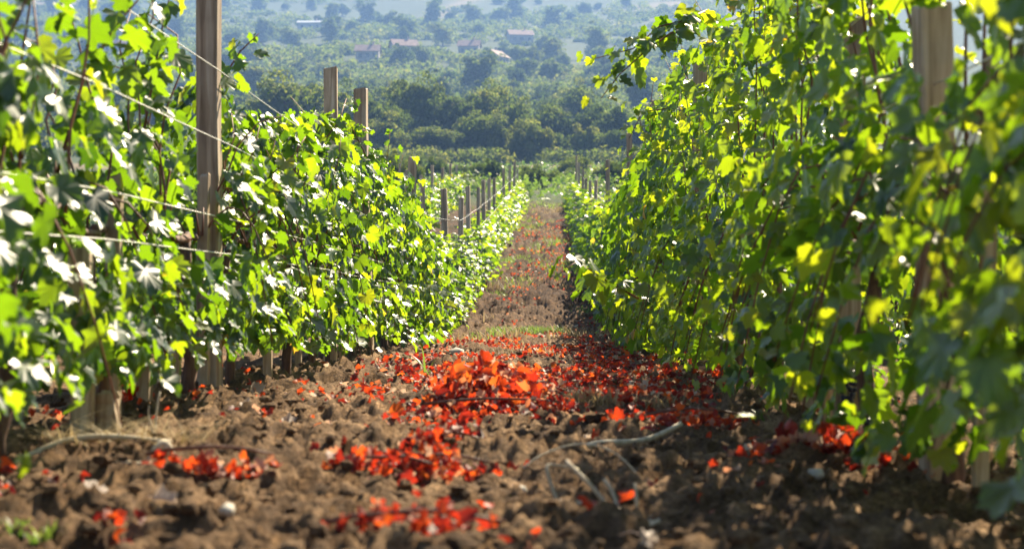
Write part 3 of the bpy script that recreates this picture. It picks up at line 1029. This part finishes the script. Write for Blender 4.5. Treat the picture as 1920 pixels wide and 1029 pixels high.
stalk(1060, 955, [([(0, 0, 0), (-.02, .02, .05), (-.05, .05, .10), (-.03, .08, .085), (.03, .12, .06)], .005)], 'hooked grey stalk standing left of the branched stalks')
stalk(1130, 975, [([(-.075, .05, .075), (-.02, .03, .045), (.02, 0, .012)], .0048), ([(.005, .05, .075), (.02, .02, .04), (.03, 0, .01)], .0045),
                  ([(-.09, .0, .02), (-.02, .0, .018), (.06, -.01, .012), (.11, -.02, .004)], .005)], 'branched pale stalk lying in the right foreground')
stalk(1195, 965, [([(-.005, 0, .0), (0, .0, .04), (-.005, .01, .085)], .0045), ([(-.05, 0, .02), (0, 0, .006), (.05, -.02, .002)], .0042)], 'short upright pale stalk right of the branched stalk')
stalk(1170, 1000, [([(-.06, -.01, .01), (.0, 0, .02), (.07, .02, .025)], .005)], 'pale stalk lying flat at the bottom right of the branched stalk')
stalk(1090, 885, [([(-.14, 0, .0), (-.10, .02, .045), (0, .05, .075), (.09, .03, .05), (.14, 0, .0)], .0026)], 'thin arched stalk bent over the earth behind the branched stalks')
stalk(1180, 838, [([(-.22, -.06, 0), (-.1, -.02, .014), (.04, .03, .012), (.16, .08, .03)], .011)], 'thick straw coloured stalk lying across the earth before the red heap')
stalk(315, 868, [([(-.05, 0, 0), (-.035, 0, .05), (-.01, .01, .07), (.01, 0, .04), (.015, -.01, 0)], .009), ([(-.12, .03, .0), (-.05, .01, .035), (0, 0, .05)], .006)], 'looped thick straw stalk in the left foreground')
stalk(290, 830, [([(0, 0, 0), (.0, .01, .08), (.01, .02, .15)], .004), ([(0, 0, .02), (-.02, 0, .07), (-.015, .0, .1)], .003)], 'upright reddish dry stalk behind the looped straw')
stalk(170, 845, [([(-.16, 0, .0), (-.05, .03, .02), (.1, .0, .015), (.2, -.03, .005)], .008), ([(-.1, .06, .01), (.05, .05, .02), (.2, .02, .01)], .007)], 'flat straw stalks lying under the left row')
stalk(1500, 770, [([(-.2, -.02, .0), (-.05, .0, .02), (.1, .03, .0)], .004)], 'thin curved stalk lying near the right row')


def tuft(px, py, n, h, spread, mat, label, cat, name, seed, w=.004, lean=.5):
    rng = np.random.default_rng(seed)
    c = on_ground(px, py)
    mb = MB()
    for _ in range(n):
        a = rng.uniform(0, 6.283); r = spread * math.sqrt(rng.random())
        bx, by = math.cos(a) * r, math.sin(a) * r
        dr = rng.normal(0, lean, 2); hh = h * rng.uniform(.5, 1.1)
        z0 = gz(c[0] + bx, c[1] + by) - c[2] - .005
        t = np.linspace(0, 1, 5)
        P = np.stack([bx + dr[0] * hh * t ** 1.6, by + dr[1] * hh * t ** 1.6, z0 + hh * (t - .25 * t ** 3)], -1)
        side = norm(np.array([-dr[1], dr[0] + 1e-3, 0.0])) * w
        ww = (1 - t ** 1.5)[:, None] * side
        V = np.concatenate([P - ww, P + ww])
        Q = [[i, i + 1, 5 + i + 1, 5 + i] for i in range(4)]
        mb.add(V, None, Q, rng.random())
    tag(obj(name, mb.mesh(name, [mat]), None, c), label, cat)


tuft(1112, 760, 160, .10, .09, M['dry_leaf'], 'round tuft of dry tan weed right of the largest orange heap', 'dry weed', 'dry_weed', 61, .003, .6)
tuft(190, 838, 150, .10, .16, M['dry_leaf'], 'flattened mat of dry straw under the left row, behind the looped straw', 'dry weed', 'dry_weed', 75, .0025, 2.2)
tuft(305, 845, 90, .10, .10, M['dry_leaf'], 'loose dry straw round the looped straw stalk', 'dry weed', 'dry_weed', 76, .0025, 1.8)
tuft(1230, 765, 60, .09, .10, M['dry_leaf'], 'thin tuft of grey dry weed above the pink leaf heap', 'dry weed', 'dry_weed', 62, .003, .7)
tuft(1000, 668, 110, .12, .35, M['dry_leaf'], 'low patch of straw in the middle of the red drift', 'dry weed', 'dry_weed', 63, .003, .6)
tuft(940, 548, 120, .28, .35, M['dry_leaf'], 'tan dry weed on the path by the left row, halfway up', 'dry weed', 'dry_weed', 64, .006, .4)
tuft(800, 700, 5, .22, .03, M['grass'], 'few bright green grass blades left of the red drift', 'grass tuft', 'grass_tuft', 67, .006, .7)
tuft(1438, 790, 9, .09, .03, M['grass'], 'small pale green grass tuft on bare earth near the right row', 'grass tuft', 'grass_tuft', 68, .003, .4)
tuft(965, 627, 520, .12, .32, M['grass'], 'left half of the green grass patch across the path', 'grass tuft', 'grass_tuft', 69, .004, .5)
tuft(1030, 625, 460, .12, .28, M['grass'], 'right half of the green grass patch across the path', 'grass tuft', 'grass_tuft', 70, .004, .5)
tuft(45, 1015, 70, .055, .05, M['grass'], 'small green weed in the bottom left corner of the earth', 'grass tuft', 'grass_tuft', 71, .005, .6)
tuft(965, 500, 420, .20, .6, M['grass'], 'green weed patch on the path next to the left row', 'grass tuft', 'grass_tuft', 72, .008, .5)
tuft(925, 560, 90, .12, .25, M['grass'], 'green weed at the foot of the left row, below the dry weed', 'grass tuft', 'grass_tuft', 73, .006, .5)


def path_weeds():
    rng = np.random.default_rng(171)
    mbs = {'grass': MB(), 'dry_leaf': MB()}
    for _ in range(900):
        y = 15 * (76 / 15) ** rng.random(); x = rng.uniform(-1.0, .62)
        v = vnoise(np.array([x / .55 + 31]), np.array([y / 1.9]), 97)[0]
        if rng.random() > smooth(.42, .62, v) * smooth(12, 26, y): continue
        kind = 'grass' if vnoise(np.array([x / .9 + 3]), np.array([y / 4.0]), 98)[0] > .40 else 'dry_leaf'
        for _b in range(12):
            bx, by = x + rng.normal(0, .06), y + rng.normal(0, .1)
            h = rng.uniform(.05, .16) * (1 + y / 70); dr = rng.normal(0, .5, 2); w = .004 + y * .00012
            z = float(ground_z(np.array([bx]), np.array([by]))[0])
            t = np.linspace(0, 1, 4)
            P = np.stack([bx + dr[0] * h * t ** 1.6, by + dr[1] * h * t ** 1.6, z + h * (t - .25 * t ** 3)], -1)
            sd = norm(np.array([-dr[1] + .3, dr[0], 0.0])) * w
            ww = (1 - t ** 1.6)[:, None] * sd
            mbs[kind].add(np.concatenate([P - ww, P + ww]), None, [[i, i + 1, 5 + i, 4 + i] for i in range(3)], rng.random())
    tag(obj('path_grass', mbs['grass'].mesh('path_grass', [M['grass']])), 'small green weeds growing in patches up the path', 'weeds', kind='stuff')
    tag(obj('dry_path_grass', mbs['dry_leaf'].mesh('dry_path_grass', [M['dry_leaf']])), 'dry tan grass in patches up the path', 'dry grass', kind='stuff')


path_weeds()


def lump(rng, r, squash=.7, n=2):
    a = np.arange(7) * 2 * math.pi / 7
    V = [[0, 0, r * squash]]
    for lat, cr in ((.7, .78), (.05, 1.0), (-.6, .8)):
        for q in a: V.append([math.cos(q + lat) * cr * r, math.sin(q + lat) * cr * r, math.sin(lat) * r * squash])
    V.append([0, 0, -r * squash])
    V = np.array(V) * rng.uniform(.75, 1.25, (23, 1)) * np.array([rng.uniform(.8, 1.3), rng.uniform(.8, 1.2), 1])
    Q, T = [], []
    for k in range(2):
        for j in range(7): Q.append([1 + k * 7 + j, 8 + k * 7 + j, 8 + k * 7 + (j + 1) % 7, 1 + k * 7 + (j + 1) % 7])
    for j in range(7):
        T.append([0, 1 + j, 1 + (j + 1) % 7]); T.append([22, 15 + (j + 1) % 7, 15 + j])
    return V, T, Q


def soil_clods():
    rng = np.random.default_rng(71)
    mb = MB()
    n = 9000
    y = 2.3 * (26 / 2.3) ** rng.random(n)
    x = rng.uniform(-1.6, 1.3, n) * np.clip(y / 3, .9, 1.2)
    z = ground_full(x, y)
    for i in range(n):
        r = .004 + .02 * rng.random() ** 3.5
        V, T, Q = lump(rng, r)
        mb.add(V + [x[i], y[i], z[i] + r * .25], T, Q)
    tag(obj('soil_clods', mb.mesh('soil_clods', [M['clod']], False)), 'loose brown clods and crumbs strewn over the dug earth', 'soil clods', kind='stuff')


soil_clods()
for k, (px, py, r, lab) in enumerate(((425, 978, .020, 'white pebble in the left foreground right of the curled leaf'), (810, 818, .012, 'small pale pebble between the red drift and the dark heap'),
                                      (975, 905, .018, 'grey stone left of the hooked stalk'), (1530, 905, .025, 'grey stone in front of the orange heap by the right row'),
                                      (745, 995, .014, 'small pale stone behind the red heap at the bottom edge'), (855, 662, .05, 'grey stone at the back of the red drift near the left row'))):
    rng = np.random.default_rng(k + 5)
    V, T, Q = lump(rng, r)
    mb = MB(); mb.add(V, T, Q)
    c = on_ground(px, py); c[2] = float(ground_full(c[:1], c[1:2])[0]) + r * .3
    tag(obj('pebble', mb.mesh('pebble', [M['stone']]), None, c), lab, 'stone', 'pale stones on the earth')

# ------------------------------------------------------------------ green field beyond the vineyard
def leaf_quads(mb, P, size, rng, up=.5, rnd=None, outward=None):
    n = len(P)
    N = rng.normal(0, 1, (n, 3)) + np.array([0, 0, up])
    if outward is not None: N = N * .75 + outward * 1.1
    N = norm(N)
    a = norm(np.cross(N, rng.normal(0, 1, (n, 3)))); b = np.cross(N, a)
    s = size * rng.uniform(.6, 1.3, (n, 1))
    k = rng.uniform(.5, .8, (n, 1))
    V = np.stack([P - a * s, P - b * s * k + N * s * .15, P + a * s, P + b * s * k + N * s * .15], 1).reshape(-1, 3)
    Q = np.arange(n * 4).reshape(-1, 4)
    mb.add(V, None, Q, np.repeat(rng.random(n) if rnd is None else rnd, 4))


def far_field():
    rng = np.random.default_rng(81)
    mb = MB()
    Ps = []
    # low rows of younger vines that run aslant beyond the headland
    for k in range(46):
        d0 = 80 + k * 2.3
        n = int(900 - k * 6)
        x = rng.uniform(-32, 34, n)
        y = d0 + x * .25 + rng.normal(0, .3, n)
        hgt = .9 * (0.6 + .6 * vnoise(x / 1.1, y / 1.1, 83))
        z = ground_z(x, y) + hgt * rng.random(n)
        keep = (y > 77) & (y < 178) & (vnoise(x / 2.5, y / 2.5, 84) > .22)
        Ps.append(np.stack([x, y, z], -1)[keep])
    P = np.concatenate(Ps)
    leaf_quads(mb, P, .14, rng, .8, np.clip(rng.normal(.35, .2, len(P)) + .5 * (vnoise(P[:, 0] / 3, P[:, 1] / 6, 85) - .4), 0, 1))
    tag(obj('far_vineyard_foliage', mb.mesh('far_vineyard_foliage', [M['grass']])), 'green low vine rows beyond the end of the path', 'ground cover', kind='stuff')


far_field()

# ------------------------------------------------------------------ trees
def crown_mesh(seed, shape, n, size, name='crown'):
    """leaf sprays gathered in clumps over an uneven crown of about 1 m radius"""
    rng = np.random.default_rng(seed)
    mb = MB()
    if shape == 'round': boughs, rx, rz, zc = 52, 1.0, .92, 1.05
    elif shape == 'tall': boughs, rx, rz, zc = 50, .72, 1.3, 1.35
    elif shape == 'broad': boughs, rx, rz, zc = 54, 1.25, .75, .95
    else: boughs, rx, rz, zc = 44, 1.15, .7, .62
    # a few leading limbs, each with its own boughs: an uneven outline with bays between
    nl = int(rng.integers(6, 9))
    ang = np.arange(nl) * 2.4 + rng.uniform(0, 6)
    lr = rng.uniform(.15, .72, nl)
    L = np.stack([np.cos(ang) * lr * rx, np.sin(ang) * lr * rx, zc + rz * (rng.uniform(-.45, .55, nl) + .35 * (.5 - lr))], -1)
    own = rng.integers(0, nl, boughs)
    c = L[own] + rng.normal(0, 1, (boughs, 3)) * np.array([.21 * rx, .21 * rx, .2 * rz])
    low = boughs // 3
    th = rng.uniform(0, 6.28, low)
    c[:low] = np.stack([np.cos(th) * rx * .68, np.sin(th) * rx * .68, rng.uniform(.18, .75, low)], -1)
    br = rng.uniform(.13, .36, boughs)
    per = n // boughs
    for k in range(boughs):
        v = norm(rng.normal(0, 1, (per, 3)))
        v[:, 2] = np.where((v[:, 2] < -.2) & (rng.random(per) < .6), -v[:, 2], v[:, 2])
        r = br[k] * rng.uniform(.55, 1.08, (per, 1))
        P = c[k] + v * r * np.array([1, 1, .85])
        leaf_quads(mb, P, size, rng, .25, np.clip(rng.normal(.45, .16, per) + rng.normal(0, .1) , 0, 1), v)
    # inner mass
    P = norm(rng.normal(0, 1, (n // 6, 3))) * rng.random((n // 6, 1)) ** .4 * np.array([rx, rx, rz]) * .7 + np.array([0, 0, zc])
    leaf_quads(mb, P, size * 1.8, rng, .2, np.full(len(P), .2))
    return mb.mesh(name, [M['tree_leaf']])


def trunk_mesh(seed, h=1.0):
    rng = np.random.default_rng(seed)
    mb = MB()
    z = np.linspace(-.05, h, 6)
    P = np.stack([np.cumsum(rng.normal(0, .03, 6)), np.cumsum(rng.normal(0, .03, 6)), z], -1)
    mb.tube(P, np.linspace(.085, .045, 6), 7)
    for k in range(5):
        b = P[int(rng.integers(2, 6))]
        a = rng.uniform(0, 6.28)
        e = b + np.array([math.cos(a) * .55, math.sin(a) * .55, rng.uniform(.35, .7)])
        mb.tube([b, (b + e) / 2 + [0, 0, .06], e], [.04, .027, .012], 5)
    return mb.mesh('trunk', [M['trunk']])


CROWN = {s: [crown_mesh(200 + 17 * i + 3 * j, s, 6800, .048) for j in range(4)] for i, s in enumerate(('round', 'tall', 'broad', 'bush'))}
CROWN_FAR = {s: [crown_mesh(400 + 17 * i + 3 * j, s, 2000, .085) for j in range(4)] for i, s in enumerate(('round', 'tall', 'broad', 'bush'))}
TRUNK = {'round': trunk_mesh(1, .95), 'tall': trunk_mesh(2, 1.2), 'broad': trunk_mesh(3, .85), 'bush': trunk_mesh(4, .4)}
UNIT_H = {'round': 2.15, 'tall': 2.9, 'broad': 1.85, 'bush': 1.45}
UNIT_R = {'round': 1.1, 'tall': .85, 'broad': 1.4, 'bush': 1.25}


def tree(x, y, h, w, shape, label, group, far=False, name='leafy_tree', rng=RNG):
    g = float(ground_base(np.array([x]), np.array([y]))[0])
    root = empty(name, (x, y, g - .1))
    s = w / 2 / UNIT_R[shape]
    root.scale = (s, s * rng.uniform(.9, 1.1), h / UNIT_H[shape])
    root.rotation_euler = (0, 0, rng.uniform(0, 6.28))
    tag(root, label, 'tree' if shape != 'bush' else 'bush', group)
    lib = CROWN_FAR if far else CROWN
    obj('trunk', TRUNK[shape], root)
    obj('crown', lib[shape][int(rng.integers(4))], root)
    return root


def tree_px(px, ytop, d, wpx, shape, label, group='trees along the edge of the wood', far=False, name='leafy_tree'):
    p = at(px, 0, d)
    g = float(ground_base(p[:1], p[1:2])[0])
    h = (CY - ytop) / F_PX * d - g
    return tree(p[0], p[1], max(h, 2), wpx * d / F_PX, shape, label, group, far, name)


EDGE = 'trees along the edge of the wood'
tree_px(548, 124, 205, 190, 'round', 'large round dark green tree behind the pale rounded post')
tree_px(645, 165, 212, 130, 'round', 'dark tree just right of the large round tree, behind the grey post')
tree_px(500, 205, 200, 90, 'bush', 'bush at the left foot of the large round tree', name='leafy_bush')
tree_px(715, 168, 214, 120, 'broad', 'broad tree of the wood edge, right of the grey post')
tree_px(785, 128, 222, 130, 'round', 'tallest tree in the middle of the wood edge')
tree_px(850, 150, 220, 110, 'tall', 'pointed tree just right of the tallest tree of the wood edge')
tree_px(905, 148, 224, 120, 'round', 'rounded tree above the middle of the path, at the wood edge')
tree_px(960, 172, 218, 110, 'broad', 'low broad dark tree above the path, left of the yellowish bush')
tree_px(1030, 182, 222, 130, 'round', 'dark tree behind the yellowish bush')
tree_px(1100, 192, 220, 120, 'broad', 'broad dark tree near the end of the right row')
tree_px(1165, 185, 216, 120, 'round', 'tree partly hidden by the inner edge of the right row')
tree_px(1240, 190, 214, 120, 'broad', 'tree of the wood edge hidden deepest behind the right row')
tree_px(995, 212, 203, 120, 'bush', 'yellowish green bush standing before the wood, right of the path line', name='leafy_bush')
tree_px(1100, 225, 204, 110, 'bush', 'green bush before the wood, next right of the yellowish bush', name='leafy_bush')
tree_px(1155, 220, 203, 70, 'bush', 'feathery bush before the wood beside the right row', name='leafy_bush')
tree_px(720, 205, 208, 120, 'round', 'dark bush before the wood behind the grey post', name='leafy_bush')
tree_px(815, 222, 206, 120, 'tall', 'dark bush before the wood beneath the tallest tree', name='leafy_bush')
tree_px(893, 200, 209, 120, 'round', 'dark bush before the wood above the dry strip', name='leafy_bush')
tree_px(635, 225, 204, 110, 'bush', 'dark bush before the wood behind the pale rounded post', name='leafy_bush')
tree_px(950, 228, 207, 80, 'tall', 'dark bush before the wood just left of the yellowish bush', name='leafy_bush')
tree_px(1045, 240, 207, 90, 'bush', 'dark bush between the yellowish bush and the green bush', name='leafy_bush')
# scrub at the near side of the dry strip
tree_px(735, 268, 92, 70, 'bush', 'yellow green bush rising behind the square post of the left row', 'bushes beyond the vineyard', name='leafy_bush')
tree_px(780, 290, 95, 50, 'bush', 'small yellow green bush right of the square post', 'bushes beyond the vineyard', name='leafy_bush')
tree_px(900, 305, 120, 60, 'bush', 'low bush at the edge of the dry strip', 'bushes beyond the vineyard', name='leafy_bush')
tree_px(1150, 300, 100, 50, 'bush', 'grey green bush behind the last posts of the right row', 'bushes beyond the vineyard', name='leafy_bush')

for k in range(14):
    rr = np.random.default_rng(1200 + k)
    dd = rr.uniform(100, 185); pxx = rr.uniform(700, 1200)
    p = at(pxx, 0, dd)
    tree(p[0], p[1], rr.uniform(1.1, 2.2), rr.uniform(1.6, 3.0), 'bush', 'low bush scattered over the green field between vineyard and wood', 'bushes scattered over the green field', name='leafy_bush', rng=rr)

HOUSES = [(690, 114, 9, 7, 0), (757, 106, 10, 7, 0), (930, 124, 8, 7, 1), (975, 82, 12, 8, 0), (583, 58, 14, 8, 2),
          (478, 104, 8, 8, 1), (215, 100, 10, 7, 0), (880, 104, 9, 7, 0)]
HPOS = []


def house(px, py, w, dp, kind, k):
    rng = np.random.default_rng(700 + k)
    p = on_ground(px, py, 450)
    HPOS.append(p)
    where = ['left of all others, behind the left vines', 'second from the left'][0:0]
    names = {0: 'red roofed house with a broad roof, %s from the left in the far village', 1: 'white gabled house with a red roof, %s from the left in the far village', 2: 'long house with a pale sheet roof, %s from the left in the far village'}
    order = sorted(h[0] for h in HOUSES).index(px) + 1
    root = empty('village_house', (p[0], p[1], p[2] - .6))
    w, dp = w * .82, dp * .85
    tag(root, names[kind] % ordinal(order), 'house', 'houses of the far village')
    root.rotation_euler = (0, 0, rng.normal(0, .55) + (math.pi / 2 if kind == 1 else 0))
    hh = rng.uniform(2.7, 3.4) + .6
    rise = 2.1 if kind != 2 else 1.2
    mb = MB()
    mb.box((0, 0, hh / 2), (w / 2, dp / 2, hh / 2))
    V = [[-w / 2, -dp / 2, hh], [-w / 2, dp / 2, hh], [-w / 2, 0, hh + rise], [w / 2, -dp / 2, hh], [w / 2, dp / 2, hh], [w / 2, 0, hh + rise]]
    mb.add(V, [[0, 2, 1], [3, 4, 5]], None)
    obj('wall', mb.mesh('wall', [M['wall']], False), root)
    mb = MB()
    o, t = .5, .14
    for s in (-1, 1):
        a = np.array([[-w / 2 - o, s * (dp / 2 + o), hh - rise * o / (dp / 2)], [w / 2 + o, s * (dp / 2 + o), hh - rise * o / (dp / 2)], [w / 2 + o, 0, hh + rise], [-w / 2 - o, 0, hh + rise]]) + [0, 0, .03]
        b = a + [0, 0, t]
        V = np.concatenate([a, b])
        mb.add(V, None, [[0, 1, 2, 3], [4, 7, 6, 5], [0, 4, 5, 1], [1, 5, 6, 2], [2, 6, 7, 3], [3, 7, 4, 0]])
    rf = obj('roof', mb.mesh('roof', [M['metal_roof' if kind == 2 else 'roof']], False), root)
    mb = MB(); mb.box((w * .22, dp * .15, hh + rise + .3), (.35, .35, .9)); mb.box((w * .22, dp * .15, hh + rise + 1.25), (.45, .45, .05))
    obj('chimney', mb.mesh('chimney', [M['wall']], False), rf)
    for s in (-1, 1):
        for xx in (-.3, 0.02, .32):
            mb = MB(); mb.box((xx * w, s * (dp / 2 + .03), hh * .55), (.55, .06, .65))
            obj('window', mb.mesh('window', [M['glass']], False), root)


for k, hs in enumerate(HOUSES): house(*hs, k)


def wooded_hill():
    rng = np.random.default_rng(91)
    pts = []
    tries = 0
    hp = np.array(HPOS)
    while len(pts) < 262 and tries < 20000:
        tries += 1
        d = 245 * (1300 / 245) ** (rng.random() ** .85)
        px = rng.uniform(-30, 1330)
        p = at(px, 0, d)
        if d > 420 and vnoise(np.array([p[0] / 75]), np.array([p[1] / 110]), 93)[0] < .36: continue
        if np.min(np.hypot(hp[:, 0] - p[0], hp[:, 1] - p[1])) < 9: continue
        # keep a gap just below each house so that it shows
        if np.any((np.abs((hp[:, 0] - p[0])) < 4) & (hp[:, 1] - p[1] > 0) & (hp[:, 1] - p[1] < 16)): continue
        w = rng.uniform(5, 10.5) * (1 if d < 500 else 1.15)
        if any((p[0] - q[0]) ** 2 + ((p[1] - q[1]) * .5) ** 2 < (.36 * (w + q[2])) ** 2 for q in pts): continue
        pts.append((p[0], p[1], w, d, px))
    for x, y, w, d, px in pts:
        shape = rng.choice(['round', 'round', 'broad', 'tall', 'bush'], p=[.3, .15, .3, .1, .15])
        h = w * {'round': .95, 'broad': .75, 'tall': 1.35, 'bush': .55}[shape] * rng.uniform(.85, 1.15)
        if d < 420:
            lab, g = 'green tree in the mixed wood just behind the wood edge', 'trees of the mixed wood'
        elif d < 760:
            lab, g = 'hazy tree among the houses of the far village', 'trees of the far village'
        else:
            lab, g = 'blue hazy tree on the hillside above the far village', 'trees on the upper hillside'
        tree(x, y, h, w, shape, lab, g, far=d > 330, rng=rng)
    # unbroken scrub between the trees
    mb = MB()
    n = 5200
    d = 240 * (1450 / 240) ** (rng.random(n) ** .8)
    px = rng.uniform(-100, 1500, n)
    for k in range(n):
        p = at(px[k], 0, d[k])
        if np.min(np.hypot(hp[:, 0] - p[0], hp[:, 1] - p[1])) < 8: continue
        if vnoise(np.array([p[0] / 55 + 7]), np.array([p[1] / 90]), 95)[0] < .27: continue
        r = rng.uniform(1.4, 2.6) if np.min(np.hypot((hp[:, 0] - p[0]), (hp[:, 1] - p[1]) * .5)) < 12 else rng.uniform(2.0, 5.2)
        m = 80
        v = norm(rng.normal(0, 1, (m, 3))); v[:, 2] = np.abs(v[:, 2])
        q = v * r * rng.uniform(.6, 1.05, (m, 1)) * [1, 1, .8]
        x, y = p[0] + q[:, 0], p[1] + q[:, 1]
        g = ground_base(x, y)
        leaf_quads(mb, np.stack([x, y, g + q[:, 2]], -1), .5 if d[k] < 500 else .7, rng, .3, np.clip(rng.normal(.5, .15, m) + rng.normal(0, .12), 0, 1), v)
    for k in range(260):
        px_ = rng.uniform(380, 1300); dd = rng.uniform(196, 208)
        p = at(px_, 0, dd); r = rng.uniform(.8, 1.9); m = 120
        v = norm(rng.normal(0, 1, (m, 3))); v[:, 2] = np.abs(v[:, 2])
        q = v * r * rng.uniform(.5, 1.1, (m, 1)) * [1, 1, 1.1]
        x, y = p[0] + q[:, 0], p[1] + q[:, 1]
        leaf_quads(mb, np.stack([x, y, ground_base(x, y) + q[:, 2]], -1), .22, rng, .3, np.clip(rng.normal(.5, .15, m) + rng.normal(0, .14), 0, 1), v)
    tag(obj('hillside_scrub', mb.mesh('hillside_scrub', [M['tree_leaf']])), 'unbroken green scrub covering the far hillside between the trees', 'scrub', kind='stuff')


wooded_hill()

# ------------------------------------------------------------------ the blue air
def haze():
    xs, y0, y1, z0, z1 = 1400, -58, 2100, -3.0, 300
    mb = MB(); mb.box((0, (y0 + y1) / 2, (z0 + z1) / 2), (xs, (y1 - y0) / 2, (z1 - z0) / 2))
    m = bpy.data.materials.new('pale air')
    m.use_nodes = True
    n, l = m.node_tree.nodes, m.node_tree.links
    n.remove(n['Principled BSDF'])
    v = n.new('ShaderNodeVolumePrincipled')
    v.inputs['Color'].default_value = (.27, .48, .95, 1)
    v.inputs['Density'].default_value = .00046
    v.inputs['Anisotropy'].default_value = .25
    l.new(v.outputs[0], n['Material Output'].inputs['Volume'])
    o = obj('haze', mb.mesh('haze', [m], False))
    tag(o, 'pale blue haze filling the valley', 'haze', kind='stuff')


haze()
